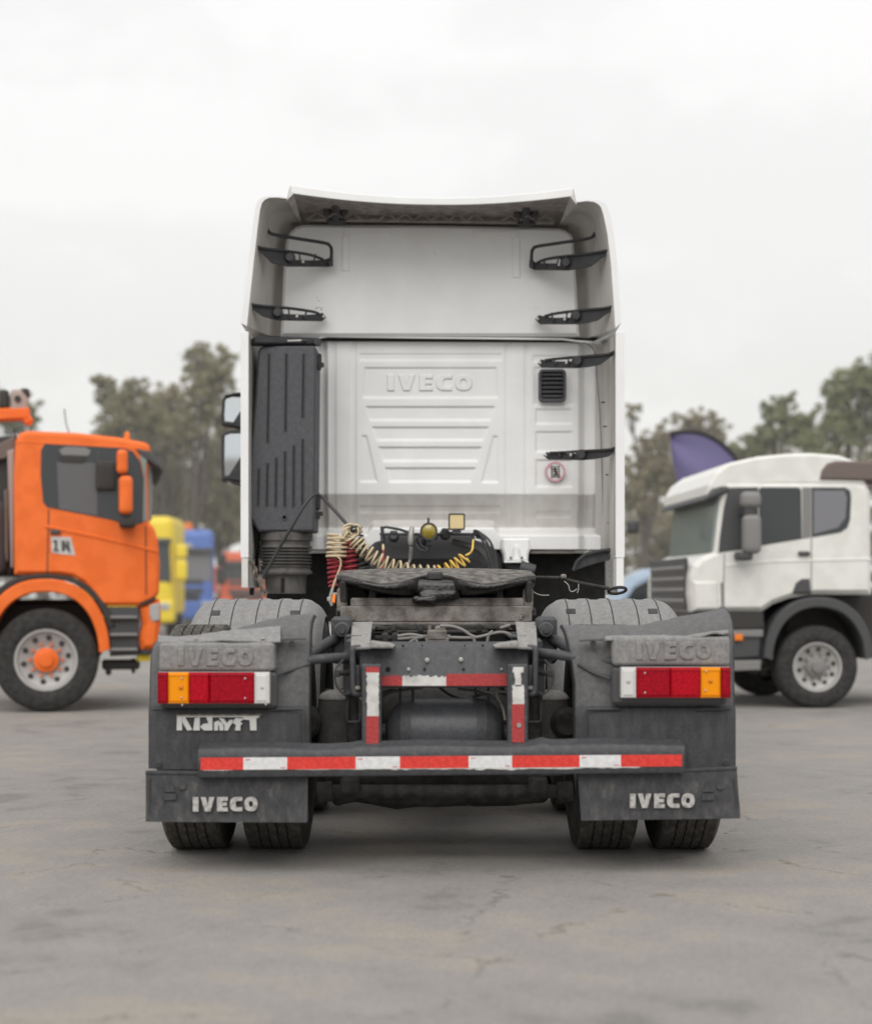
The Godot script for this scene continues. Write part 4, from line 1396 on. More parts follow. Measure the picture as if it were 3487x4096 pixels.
func tractor_chassis(t: Node3D) -> void:
	var mb: MB
	# frame rails
	for s in [-1.0, 1.0]:
		mb = MB.new()
		mb.box(Vector3(s * 0.40, 0.86, -10.2), Vector3(0.012, 0.27, 5.6), 0.003)
		mb.box(Vector3(s * 0.365, 0.99, -10.2), Vector3(0.08, 0.012, 5.6), 0.003)
		mb.box(Vector3(s * 0.365, 0.73, -10.2), Vector3(0.08, 0.012, 5.6), 0.003)
		part(mb, "frame_rail", M.chassis_paint, t)
	# rear cross member: folded sheet
	var d := 7.12
	mb = MB.new()
	var rows := []
	for q in [[2574, 7.42], [2580, 7.2], [2590, 7.13], [2604, 7.115], [2692, 7.11], [2697, 7.10], [2742, 7.09], [2750, 7.10], [2752, 7.3]]:
		var row := PackedVector3Array()
		for k in 13:
			row.append(at(lerpf(1440, 2110, k / 12.0), q[0], d) * Vector3(1, 1, 0) + Vector3(0, 0, -q[1]))
		rows.append(row)
	mb.shell(rows, 0.008, true)
	var cm := part(mb, "cross_member", M.chassis_paint, t)
	for q in [[1552, 2677, 0.011, 0], [1698, 2676, 0.006, 0], [1853, 2676, 0.006, 0], [1708, 2640, 0.010, 1], [1843, 2638, 0.010, 1], [1634, 2677, 0.008, 1], [1612, 2583, 0.006, 0], [1688, 2582, 0.004, 0], [1858, 2582, 0.004, 0], [1930, 2582, 0.006, 0], [2005, 2676, 0.006, 1]]:
		mb = MB.new()
		mb.lathe([Vector2(0.0, -0.004), Vector2(q[2], -0.004), Vector2(q[2], 0.004 if q[3] else 0.0015), Vector2(q[2] * 0.7, 0.006 if q[3] else 0.0016), Vector2(0.0, 0.006 if q[3] else 0.0017)], 14, Transform3D(Basis(Vector3.RIGHT, PI / 2), at(q[0], q[1], d) * Vector3(1, 1, 0) + Vector3(0, 0, -7.109)))
		part(mb, "rivet" if q[3] else "hole", M.zinc if q[3] else M.void_black, cm)
	for q in [[1524, 1609, "tape_old_red", 2703], [1609, 1784, "tape_old_white", 2703], [1784, 2029, "tape_old_red", 2695]]:
		mb = MB.new()
		var ol := []
		var n := 22
		for k in n + 1:
			ol.append([lerpf(q[0], q[1], float(k) / n), q[3] + (rng.randf_range(-4, 7) if q[3] == 2703 else rng.randf_range(-1.0, 1.5))])
		ol.append([q[1], 2743])
		ol.append([q[0], 2743])
		mb.prism(outline(ol, 7.09), -7.0865, -7.094)
		part(mb, "reflective_tape", M[q[2]], cm)
	# bent arms above it
	for s in [-1, 1]:
		mb = MB.new()
		var mir := func(px: float) -> float:
			return px if s < 0 else 3551.0 - px
		var top := []
		for q in [[1412, 1491, 2489, 7.9], [1408, 1488, 2500, 7.8], [1404, 1480, 2570, 7.2], [1404, 1478, 2584, 7.08], [1404, 1478, 2592, 7.06]]:
			top.append(PackedVector3Array([at(mir.call(q[0]), q[2], q[3]), at(mir.call(q[1]), q[2] - (3 if s < 0 else 3), q[3])]))
		mb.shell(top, 0.008, s < 0)
		part(mb, "rail_end_plate", M.chassis_dust, t)
		mb = MB.new()
		mb.prism(outline([[mir.call(1482), 2590], [mir.call(1575), 2590], [mir.call(1580), 2580], [mir.call(1560), 2572], [mir.call(1486), 2562]], 7.15), -7.02, -7.2, 0.006)
		part(mb, "gusset", M.chassis_dust, t)
		# rounded end frame beside the cross member
		mb = MB.new()
		mb.tube(smooth_line([at(mir.call(1440), 2590, 7.08), at(mir.call(1416), 2592, 7.07), at(mir.call(1410), 2604, 7.06), at(mir.call(1412), 2700, 7.06), at(mir.call(1414), 2760, 7.06), at(mir.call(1424), 2776, 7.06), at(mir.call(1450), 2778, 7.08)], 5), 0.0125, 8)
		mb.bar(at(mir.call(1428), 2660, 7.1), at(mir.call(1430), 2765, 7.1), 0.03, 0.05, 0.008)
		part(mb, "end_frame", M.chassis_paint, t)
		mb = MB.new()
		mb.soft(at(mir.call(1430), 2752, 7.06), Vector3(0.026, 0.018, 0.02), 0.007, 6)
		part(mb, "rusty_bolt", M.beam_rust, t)
		# round pivot behind the arms
		mb = MB.new()
		var px: float = mir.call(1368)
		mb.lathe([Vector2(0, -0.06), Vector2(0.036, -0.06), Vector2(0.036, 0.0), Vector2(0.03, 0.012), Vector2(0, 0.012)], 20, Transform3D(Basis(Vector3.RIGHT, PI / 2), at(px, 2520, 7.7)))
		mb.box(at(px, 2560, 7.8), Vector3(0.1, 0.22, 0.08), 0.015)
		mb.lathe([Vector2(0, 0.0), Vector2(0.016, 0.0), Vector2(0.016, 0.02), Vector2(0, 0.02)], 6, Transform3D(Basis(Vector3.RIGHT, PI / 2), at(px, 2520, 7.69)))
		part(mb, "spring_hanger", M.chassis_paint, t)
		# wedge bracket carrying the lamp tube
		mb = MB.new()
		mb.slab([at(mir.call(1398), 2585, 7.2), at(mir.call(1404), 2640, 7.2), at(mir.call(1350), 2655, 7.2), at(mir.call(1340), 2640, 7.2), at(mir.call(1366), 2618, 7.2)], 0.06)
		mb.box(at(mir.call(1398), 2690, 7.3), Vector3(0.05, 0.2, 0.1), 0.01)
		part(mb, "tube_bracket", M.chassis_paint, t)
		mb = MB.new()
		mb.tube(smooth_line([at(mir.call(1365), 2556, 7.8), at(mir.call(1330), 2562, 7.75), at(mir.call(1290), 2586, 7.7), at(mir.call(1262), 2606, 7.65), at(mir.call(1200), 2640, 7.6)], 4), 0.026, 12)
		part(mb, "fender_support", M.chassis_paint, t)
		# upright with tape
		mb = MB.new()
		var l: float = 1447 if s < 0 else 2030
		var r: float = 1524 if s < 0 else 2111
		var pa := at(l, 2988, 7.0)
		var pb := at(r, 2657, 7.0)
		mb.prism(round_rect(pa.x, pa.y, pb.x, pb.y, 0.008), -7.0, -7.075, 0.006)
		var post := part(mb, "upright", M.chassis_paint, t)
		var strips := [[1463, 1517, 2667, 2690, "tape_old_red"], [1466, 1516, 2690, 2864, "tape_old_white"], [1464, 1515, 2864, 2976, "tape_old_red"]] if s < 0 else [[2048, 2094, 2668, 2690, "tape_old_white"], [2056, 2084, 2690, 2745, "tape_old_white"], [2046, 2096, 2740, 2816, "tape_old_white"], [2046, 2096, 2816, 2969, "tape_old_red"]]
		for q in strips:
			mb = MB.new()
			var ol := []
			var h: float = q[3] - q[2]
			var n := maxi(2, int(h / 8.0))
			var rag: float = 5.0 if q[4] == "tape_old_white" else 0.8
			for k in n + 1:
				ol.append([q[1] + rng.randf_range(-rag * 0.5, rag * 0.2), q[2] + h * k / n])
			for k in n + 1:
				ol.append([q[0] + rng.randf_range(-rag * 0.3, rag), q[3] - h * k / n])
			mb.prism(outline(ol, 7.0), -6.9965, -7.004)
			part(mb, "reflective_tape", M[q[4]], post)
	mb = MB.new()
	mb.lathe([Vector2(0, -0.004), Vector2(0.010, -0.004), Vector2(0.009, 0.006), Vector2(0.004, 0.006), Vector2(0.004, 0.002), Vector2(0, 0.002)], 14, Transform3D(Basis(Vector3.RIGHT, PI / 2), at(2075, 2901, 6.996)))
	part(mb, "rivet", M.zinc, t)
	# valve block, pipes and cross tube behind
	mb = MB.new()
	mb.bar(at(1500, 2512, 7.9), at(2040, 2508, 7.9), 0.02, 0.03)
	for q in [1575, 1682, 1915]:
		mb.soft(at(q, 2512, 7.88), Vector3(0.03, 0.04, 0.03), 0.01, 6)
	part(mb, "cross_rail", M.running_gear, t)
	mb = MB.new()
	mb.box(at(1748, 2540, 7.7), Vector3(0.09, 0.05, 0.06), 0.008)
	mb.box(at(1760, 2518, 7.7), Vector3(0.05, 0.035, 0.05), 0.008)
	mb.box(at(1748, 2560, 7.7), Vector3(0.11, 0.022, 0.05), 0.005)
	mb.tube([at(1690, 2548, 7.7), at(1800, 2548, 7.7)], 0.012, 8)
	mb.tube([at(1718, 2500, 7.7), at(1718, 2520, 7.7)], 0.008, 8)
	part(mb, "relay_valve", M.beam_rust, t)
	for q in [[[1590, 2545], [1640, 2538], [1690, 2546]], [[1590, 2556], [1640, 2552], [1690, 2548]], [[1690, 2548], [1660, 2556], [1632, 2576], [1625, 2590]], [[1760, 2504], [1810, 2506], [1850, 2520], [1880, 2540], [1902, 2549]], [[1800, 2550], [1900, 2550], [1990, 2530], [2030, 2534], [2048, 2552], [2050, 2580]], [[1972, 2524], [1954, 2540], [1948, 2572]], [[1880, 2545], [1894, 2556], [1900, 2580]], [[1640, 2545], [1660, 2556], [1672, 2576]], [[2000, 2512], [2040, 2500]]]:
		mb = MB.new()
		mb.tube(smooth_line(pts(q, 7.62), 5), 0.0075, 7)
		part(mb, "brake_pipe", M.hose_grey, t)
	for q in [1540, 1582]:
		mb = MB.new()
		mb.soft(at(q, 2556, 7.66), Vector3(0.035, 0.06, 0.05), 0.015, 7)
		mb.soft(at(q - 22, 2552, 7.66), Vector3(0.05, 0.022, 0.04), 0.008, 6)
		part(mb, "fitting", M.running_gear, t)
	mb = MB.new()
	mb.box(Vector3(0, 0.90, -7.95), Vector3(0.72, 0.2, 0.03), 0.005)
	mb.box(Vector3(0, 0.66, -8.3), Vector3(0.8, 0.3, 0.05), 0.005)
	part(mb, "shade_cross_member", M.void_black, t)  # cross sheets coloured black to paint shade into the chassis gaps
	# loose lines hanging across the frame end
	for q in [[[1450, 2760], [1520, 2775], [1560, 2760], [1600, 2765]], [[1530, 2790], [1560, 2770], [1640, 2756], [1690, 2752]], [[1905, 2752], [1960, 2770], [2020, 2766], [2050, 2790]], [[1830, 2756], [1900, 2764], [1970, 2790], [2020, 2830]], [[1985, 2755], [1990, 2790], [2010, 2830], [2020, 2880]], [[1440, 2700], [1425, 2740], [1440, 2790], [1470, 2800]]]:
		mb = MB.new()
		mb.tube(smooth_line(pts(q, 7.22), 5), 0.006, 7)
		part(mb, "loose_line", M.hose_black if q[0][0] % 20 == 10 else M.hose_grey, t)
	# air tank with straps
	mb = MB.new()
	var k := 7.6
	var c := at(1779, 2900, 7.25)
	c.y = 0.583
	c.z = -7.34
	var hl := 0.252
	mb.lathe([Vector2(0.0, -hl), Vector2(0.06, -hl + 0.006), Vector2(0.105, -hl + 0.03), Vector2(0.13, -hl + 0.065), Vector2(0.14, -hl + 0.105), Vector2(0.14, hl - 0.105), Vector2(0.13, hl - 0.065), Vector2(0.105, hl - 0.03), Vector2(0.06, hl - 0.006), Vector2(0.0, hl)], 40, Transform3D(Basis(Vector3.BACK, -PI / 2), c), 50.0)
	var tank := part(mb, "air_tank", M.tank_paint, t)
	for q in [-0.17, 0.16]:
		mb = MB.new()
		mb.lathe([Vector2(0.139, -0.022), Vector2(0.1425, -0.022), Vector2(0.1425, 0.022), Vector2(0.139, 0.022)], 40, Transform3D(Basis(Vector3.BACK, -PI / 2), c + Vector3(q, 0, 0)))
		part(mb, "strap", M.chassis_paint, tank)
		for e in [-0.025, 0.03]:
			mb = MB.new()
			mb.bar(c + Vector3(q + e, 0.12, 0.06), c + Vector3(q + e, 0.24, 0.02), 0.012, 0.012)
			part(mb, "hanger", M.chassis_paint, tank)
	mb = MB.new()
	mb.tube([c + Vector3(-0.26, 0, 0), c + Vector3(-0.3, 0, 0)], 0.025, 10)
	part(mb, "tank_pipe", M.hose_black, tank)
	mb = MB.new()
	mb.tube([c + Vector3(0.26, -0.01, 0), c + Vector3(0.30, -0.01, 0)], 0.03, 10)
	part(mb, "tank_pipe", M.hose_black, tank)
	mb = MB.new()
	mb.tube(smooth_line([c + Vector3(-0.28, 0.09, 0.02), c + Vector3(-0.31, 0.07, 0.02), c + Vector3(-0.34, 0.0, 0)], 4), 0.008, 7)
	part(mb, "tank_pipe", M.hose_black, tank)
	mb = MB.new()
	mb.tube(smooth_line([c + Vector3(0.12, 0.145, 0.03), c + Vector3(0.2, 0.165, 0.03), c + Vector3(0.28, 0.15, 0.03), c + Vector3(0.31, 0.08, 0.0)], 4), 0.007, 7)
	part(mb, "tank_pipe", M.hose_black, tank)
	mb = MB.new()
	mb.tube(smooth_line([at(1752, 2740, 7.5), at(1780, 2765, 7.5), at(1830, 2790, 7.5), at(1900, 2798, 7.52)], 4), 0.008, 7)
	part(mb, "tank_pipe", M.hose_black, tank)
	# air springs, shock absorbers
	for s in [[1345, -1.0], [2202, 1.0]]:
		var e := 7.58
		var base := at(s[0], 2796, e)
		mb = MB.new()
		mb.lathe([Vector2(0.0, -0.34), Vector2(0.085, -0.34), Vector2(0.088, -0.2), Vector2(0.084, -0.05), Vector2(0.08, 0.0), Vector2(0.0, 0.0)], 28, Transform3D(Basis(), base), 30.0)
		var sp := part(mb, "air_spring", M.spring_rubber, t)
		mb = MB.new()
		mb.lathe([Vector2(0.0, 0.001), Vector2(0.083, 0.001), Vector2(0.083, 0.008), Vector2(0.066, 0.028), Vector2(0.04, 0.04), Vector2(0.0, 0.042)], 28, Transform3D(Basis(), base), 60.0)
		part(mb, "spring_cap", M.chassis_dust, sp)
		mb = MB.new()
		var sx: float = 1414 if s[1] < 0 else 2137
		mb.tube([at(sx, 2720, 7.3), at(sx, 2860, 7.32)], 0.022, 12)
		mb.tube([at(sx, 2850, 7.32), at(sx, 3010, 7.35)], 0.031, 14)
		part(mb, "shock_absorber", M.running_gear, t)
		mb = MB.new()
		mb.tube([at(sx - 26, 2806, 7.27), at(sx - 26, 2880, 7.27), at(sx - 20, 2887, 7.27), at(sx + 20, 2887, 7.27), at(sx + 26, 2880, 7.27), at(sx + 26, 2806, 7.27)], 0.0055, 7)
		part(mb, "shackle", M.chassis_paint, t)
		mb = MB.new()
		mb.box(at(sx - s[1] * 10, 2690, 7.35), Vector3(0.09, 0.3, 0.08), 0.012)
		part(mb, "damper_mount", M.chassis_paint, t)
		# cable loops and small cocks beside the frame end
		mb = MB.new()
		var ex: float = 1375 if s[1] < 0 else 2176
		mb.tube(smooth_line([at(ex + s[1] * 2, 2640, 7.15), at(ex + s[1] * 34, 2680, 7.12), at(ex + s[1] * 30, 2740, 7.12), at(ex - s[1] * 4, 2778, 7.12), at(ex - s[1] * 24, 2770, 7.13)], 5), 0.005, 6)
		part(mb, "cable", M.hose_black, t)
		mb = MB.new()
		mb.tube([at(ex - s[1] * 20, 2690, 7.16), at(ex + s[1] * 22, 2694, 7.12)], 0.012, 8)
		mb.box(at(ex + s[1] * 24, 2694, 7.12), Vector3(0.02, 0.03, 0.02), 0.005)
		part(mb, "drain_cock", M.running_gear, t)
	# axles
	for z in [-7.79, -9.17]:
		mb = MB.new()
		mb.lathe([Vector2(0.0, -0.98), Vector2(0.08, -0.98), Vector2(0.1, -0.62), Vector2(0.15, -0.45), Vector2(0.22, -0.26), Vector2(0.27, 0.0), Vector2(0.22, 0.26), Vector2(0.15, 0.45), Vector2(0.1, 0.62), Vector2(0.08, 0.98), Vector2(0.0, 0.98)], 28, Transform3D(Basis(Vector3.BACK, PI / 2), Vector3(0, 0.53, z)), 40.0)
		mb.box(Vector3(-0.42, 0.42, z), Vector3(0.14, 0.16, 0.2), 0.02)
		mb.box(Vector3(0.42, 0.42, z), Vector3(0.14, 0.16, 0.2), 0.02)
		mb.tube([Vector3(-0.5, 0.36, z + 0.24), Vector3(0.5, 0.36, z + 0.24)], 0.045, 12)
		for s in [-1.0, 1.0]:
			mb.lathe([Vector2(0, -0.1), Vector2(0.07, -0.1), Vector2(0.072, 0.06), Vector2(0.05, 0.1), Vector2(0, 0.1)], 18, Transform3D(Basis(Vector3.RIGHT, PI / 2), Vector3(s * 0.585, 0.6, z + 0.25)))
		part(mb, "axle", M.running_gear, t)
	mb = MB.new()
	mb.soft(Vector3(0.0, 0.31, -7.66), Vector3(1.02, 0.2, 0.22), 0.08, 12, 0.05, Transform3D.IDENTITY, 31, 5.0)
	part(mb, "lower_yoke", M.running_gear, t)
	mb = MB.new()
	mb.tube([Vector3(0, 0.5, -7.9), Vector3(0, 0.55, -9.1), Vector3(0, 0.62, -12.0)], 0.09, 14)
	part(mb, "added_propeller_shaft", M.running_gear, t)  # unseen shaft added to help block light below the frame
	mb = MB.new()
	mb.soft(Vector3(0, 0.68, -11.0), Vector3(0.7, 0.62, 1.8), 0.1, 8)
	part(mb, "added_gearbox", M.running_gear, t)  # unseen bulk put in to keep skylight from under the truck
	for s in [-1.0, 1.0]:
		mb = MB.new()
		mb.soft(Vector3(s * 0.88, 0.66, -10.75), Vector3(0.66, 0.66, 1.5), 0.1, 10)
		part(mb, "added_fuel_tank", M.alloy, t)  # unseen tanks added to block side light under the truck
	mb = MB.new()
	mb.tube([at(1270, 3170, 7.3), at(1330, 3165, 7.3)], 0.045, 14)
	mb.tube([at(2230, 3170, 7.3), at(2290, 3165, 7.3)], 0.045, 14)
	for q in [1400, 2150]:
		mb.box(at(q, 3140, 7.25), Vector3(0.08, 0.07, 0.1), 0.01)
	mb.tube([at(1330, 3165, 7.32), at(2230, 3165, 7.32)], 0.03, 12)
	part(mb, "stabiliser_bar", M.running_gear, t)
	# under-run bar, a slightly battered channel, tilted a little
	mb = MB.new()
	rows = []
	for q in [[0.02, 0.07], [0.004, 0.03], [0.0, 0.012], [-0.006, 0.002], [-0.035, 0.0], [-0.115, 0.0], [-0.121, 0.004], [-0.122, 0.05]]:
		var row := PackedVector3Array()
		for i in 49:
			var f := i / 48.0
			var p := at(lerpf(793, 2737, f), lerpf(2992, 2973, f), 6.95)
			var dent := 0.0
			if q[0] > -0.01:
				dent = 0.009 * exp(-pow((f - 0.34) / 0.012, 2.0)) + 0.012 * exp(-pow((f - 0.705) / 0.014, 2.0)) - 0.005 * exp(-pow((f - 0.25) / 0.05, 2.0)) + 0.004 * sin(f * 17.0)
			row.append(p + Vector3(0, q[0] + dent - 0.004, -q[1]))
		rows.append(row)
	mb.shell(rows, 0.006, true)
	var bar := part(mb, "underrun_bar", M.chassis_paint, t)
	for q in [[803, 974, 1], [974, 1149, 0], [1149, 1423, 1], [1423, 1599, 0], [1599, 1874, 1], [1874, 2047, 0], [2047, 2317, 1], [2317, 2482, 0], [2482, 2726, 1]]:
		mb = MB.new()
		var y0 := func(px: float) -> float: return lerpf(3031, 3018, (px - 803.0) / 1923.0)
		var y1 := func(px: float) -> float: return lerpf(3080, 3065, (px - 803.0) / 1923.0)
		mb.prism(outline([[q[0], y0.call(q[0])], [q[1], y0.call(q[1])], [q[1], y1.call(q[1])], [q[0], y1.call(q[0])]], 6.95), -6.9478, -6.953)
		var strip := part(mb, "reflective_strip", M.tape_red if q[2] else M.tape_white, bar)
		if not q[2]:
			mb = MB.new()
			mb.box(at(q[0] + 18, y0.call(q[0]) + 9, 6.95) + Vector3(0, 0, 0.003), Vector3(0.022, 0.003, 0.001), 0.0002)
			mb.box(at(q[1] - 18, y1.call(q[1]) - 7, 6.95) + Vector3(0, 0, 0.003), Vector3(0.022, 0.003, 0.001), 0.0002)
			part(mb, "small_print", M.print_red, strip)
	# remains of an older strip under the new one
	for q in [[815, 930, 4], [1180, 1560, 4], [1560, 1900, 8], [1900, 2290, 12], [2290, 2560, 7]]:
		mb = MB.new()
		var ol := []
		var n := 16
		for i in n + 1:
			var px := lerpf(q[0], q[1], float(i) / n)
			ol.append([px, lerpf(3080, 3065, (px - 803.0) / 1923.0) - 2])
		for i in n + 1:
			var px := lerpf(q[1], q[0], float(i) / n)
			ol.append([px, lerpf(3080, 3065, (px - 803.0) / 1923.0) + maxf(1.0, q[2] * rng.randf_range(0.25, 1.0))])
		mb.prism(outline(ol, 6.95), -6.9485, -6.953)
		part(mb, "strip_remnant", M.tape_old_white, bar)


func tractor_fenders(t: Node3D) -> void:
	var mb: MB
	var rows: Array
	var no := FastNoiseLite.new()
	no.seed = 9
	no.frequency = 3.5
	for s in [-1, 1]:
		# rear mudguard: back panel curling forward over the tyres; profile (height, depth) from bottom to top
		var xo := at(598 if s < 0 else 2938, 2800, 7.05).x
		var xi := at(1231 if s < 0 else 2306, 2800, 7.05).x
		rows = []
		var prof := [[0.44, 7.03], [0.55, 7.03], [0.66, 7.03], [0.695, 7.035], [0.705, 7.055], [0.80, 7.06], [0.88, 7.07], [0.94, 7.085], [0.985, 7.12], [1.012, 7.18], [1.026, 7.26], [1.035, 7.36]]
		for k in prof.size():
			var row := PackedVector3Array()
			for i in 25:
				var f := i / 24.0
				var up := seg(prof[k][0], 0.82, 1.03)
				# outer side left is crushed, outer side right is bent up
				var lift := 0.0
				if s < 0:
					lift = lerpf(-0.05, 0.055, smoothstep(0.0, 1.0, seg(f, 0.15, 0.95)))
				else:
					lift = lerpf(0.085, 0.008, seg(f, 0.0, 0.52))
				var x := lerpf(xo, xi, f)
				if s > 0 and prof[k][0] > 0.8:
					x += (0.0 - 0.035 * f) * up
				var y: float = prof[k][0] + lift * up + 0.005 * up * no.get_noise_2d(x * 4.0, prof[k][0] * 6.0)
				var z: float = -prof[k][1] + 0.012 * up * no.get_noise_2d(x * 5.0 + 9.0, prof[k][0] * 6.0)
				if s > 0 and f < 0.35:
					z += 0.03 * up * (1.0 - f / 0.35)
				row.append(Vector3(x, y, z - 0.03 * pow(absf(2.0 * f - 1.0), 8.0)))
			rows.append(row)
		mb = MB.new()
		mb.shell(rows.slice(0, 5), 0.006, s > 0)
		var fen := part(mb, "rear_mudguard", M.fender_dark, t)
		mb = MB.new()
		mb.shell(rows.slice(4), 0.006, s > 0)
		part(mb, "mudguard_crown", M.fender_mid, fen)
		# inner and outer flanks
		for e in [0, 24]:
			mb = MB.new()
			var fl := []
			for k in rows.size():
				var p: Vector3 = rows[k][e]
				fl.append(PackedVector3Array([p, p + Vector3(0, -0.004, -0.05), Vector3(p.x, p.y - 0.012, p.z - 0.12)]))
			mb.shell(fl, 0.005, (e == 0) == (s > 0))
			part(mb, "mudguard_flank", M.fender_dark, fen)
		# pressed frame on the panel and its screws
		mb = MB.new()
		var ya := at(0, 2838, 7.03).y
		for q in ([[606, 660], [1075, 1212]] if s < 0 else [[2342, 2480], [2780, 2926]]):
			mb.bar(at(q[0], 2838, 7.03) + Vector3(0, 0, 0.004), at(q[1], 2836, 7.03) + Vector3(0, 0, 0.004), 0.012, 0.012, 0.005)
		mb.bar(at(1214 if s < 0 else 2342, 2838, 7.03) + Vector3(0, 0, 0.003), at(1216 if s < 0 else 2342, 3070, 7.03) + Vector3(0, 0, 0.003), 0.01, 0.01, 0.004)
		part(mb, "pressed_rib", M.fender_dark, fen)
		for q in ([[638, 3057], [1168, 2575]] if s < 0 else [[2898, 3049], [2371, 2575]]):
			mb = MB.new()
			mb.lathe([Vector2(0.0, -0.004), Vector2(0.014, -0.004), Vector2(0.014, 0.004), Vector2(0.008, 0.006), Vector2(0.008, 0.002), Vector2(0.0, 0.002)], 16, Transform3D(Basis(Vector3.RIGHT, PI / 2), at(q[0], q[1], 7.04 if q[1] > 3000 else 7.06) + Vector3(0, 0, 0.004)))
			part(mb, "screw", M.fender_dark, fen)
		mb = MB.new()
		if s < 0:
			mb.bar(at(1122, 2555, 7.06), at(1222, 2553, 7.06), 0.012, 0.03, 0.003)
		else:
			mb.bar(at(2314, 2561, 7.06), at(2410, 2556, 7.06), 0.012, 0.03, 0.003)
		part(mb, "lip", M.fender_mid, fen)
		# lamp housing: dented moulding with raised lettering
		mb = MB.new()
		var ha := at(637 if s < 0 else 2450, 2686 if s < 0 else 2664, 6.99)
		var hb := at(1099 if s < 0 else 2918, 2570 if s < 0 else 2545, 6.99)
		var hc := (ha + hb) / 2.0
		var tilt := Basis(Vector3.BACK, deg_to_rad(0.0 if s < 0 else 0.9))
		mb.soft(Vector3(hc.x, hc.y, -7.05), Vector3(hb.x - ha.x, hb.y - ha.y, 0.13), 0.018, 18, 0.006, Transform3D.IDENTITY, 20 + s, 6.0)
		var hou := part(mb, "lamp_housing", M.fender_grey, t)
		mb = MB.new()
		var la := at(712 if s < 0 else 2542, 2664 if s < 0 else 2640, 6.985)
		letters(mb, la, Vector3(1, 0.0 if s < 0 else 0.01, 0).normalized(), Vector3(0.0, 1, 0), 71.0 / F * 7, 300.0 / F * 7, 0.006, 0.003)
		part(mb, "raised_lettering", M.fender_grey, hou)
		# crumpled lid over the housing
		mb = MB.new()
		var lid := []
		for k in 4:
			var row := PackedVector3Array()
			for i in 22:
				var f := i / 21.0
				var p: Vector3
				if s < 0:
					p = at(lerpf(634, 1122, f), lerpf(2566, 2562, f) + 4.0 * sin(f * 9.0) - 26.0 * k / 3.0 - 34.0 * smoothstep(0.0, 1.0, seg(f, 0.25, 1.0)) * k / 3.0, 7.0 + 0.05 * k)
				else:
					p = at(lerpf(2420, 2912, f), lerpf(2556, 2548, f) - 18.0 * smoothstep(0.0, 1.0, seg(f, 0.62, 0.92)) - 12.0 * k / 3.0, 6.99 + 0.05 * k)
				p.y += 0.006 * no.get_noise_2d(p.x * 9.0, k * 2.0 + s * 7.0)
				row.append(p)
			lid.append(row)
		mb.shell(lid, 0.006, false)
		part(mb, "housing_lid", M.fender_grey, hou)
		for q in ([[783, 2553], [1052, 2554]] if s < 0 else [[2491, 2552], [2752, 2550]]):
			mb = MB.new()
			mb.soft(at(q[0], q[1], 7.02), Vector3(0.016, 0.008, 0.016), 0.003, 5)
			part(mb, "screw", M.zinc if s < 0 else M.black_plastic, hou)
		# dark backing under the lenses
		mb = MB.new()
		var ba := at(640 if s < 0 else 2446, 2832 if s < 0 else 2818, 7.0)
		var bb := at(1108 if s < 0 else 2905, 2690 if s < 0 else 2668, 7.0)
		mb.box(Vector3((ba.x + bb.x) / 2.0, (ba.y + bb.y) / 2.0, -7.02), Vector3(bb.x - ba.x, bb.y - ba.y, 0.06), 0.012)
		part(mb, "lamp_tray", M.grey_plastic, hou)
		# tail light
		var segs := [[631, 674, "lens_deep"], [674, 757, "lens_amber"], [757, 838, "lens_red"], [838, 1018, "lens_deep"], [1018, 1079, "lens_clear"]] if s < 0 else [[2482, 2543, "lens_clear"], [2543, 2680, "lens_deep"], [2680, 2800, "lens_red"], [2800, 2880, "lens_amber"], [2880, 2920, "lens_deep"]]
		var y0: float = 2690 if s < 0 else 2670
		var y1: float = 2814 if s < 0 else 2791
		mb = MB.new()
		var ca := at(segs[0][0], y1, 6.96)
		var cb := at(segs[4][1], y0, 6.96)
		mb.box(Vector3((ca.x + cb.x) / 2.0, (ca.y + cb.y) / 2.0, -6.99), Vector3(cb.x - ca.x + 0.006, cb.y - ca.y + 0.006, 0.04), 0.006, Transform3D.IDENTITY)
		var light := part(mb, "tail_light", M.mid_grey, t)
		for q in segs:
			mb = MB.new()
			var pa := at(q[0] + 0.4, y1, 6.95)
			var pb := at(q[1] - 0.4, y0, 6.95)
			mb.prism(PackedVector2Array([Vector2(pa.x, pa.y), Vector2(pb.x, pa.y), Vector2(pb.x, pb.y), Vector2(pa.x, pb.y)]), -6.942, -6.975, 0.004)
			if q[2] == "lens_clear":
				mb.prism(round_rect(pa.x + 0.008, pa.y + 0.01, pb.x - 0.01, pb.y - 0.01, 0.004), -6.938, -6.95, 0.003)
			else:
				mb.prism(round_rect(pa.x + 0.002, pa.y + 0.009, pb.x - 0.002, pb.y - 0.008, 0.001), -6.938, -6.95, 0.003)
			part(mb, String(q[2]).replace("lens_deep", "red_lens").replace("lens_red", "red_lens").replace("lens_amber", "amber_lens").replace("lens_clear", "clear_lens"), M[q[2]], light)
		for q in ([[727, 2713], [727, 2791], [981, 2714], [981, 2793], [730, 2820], [1064, 2818]] if s < 0 else [[2578, 2692], [2578, 2771], [2823, 2686], [2820, 2762]]):
			mb = MB.new()
			mb.lathe([Vector2(0.0, 0.0), Vector2(0.0042, 0.0), Vector2(0.004, 0.003), Vector2(0.0, 0.006)], 12, Transform3D(Basis(Vector3.RIGHT, PI / 2), at(q[0], q[1], 6.938)))
			part(mb, "screw", M.bolt_steel, light)
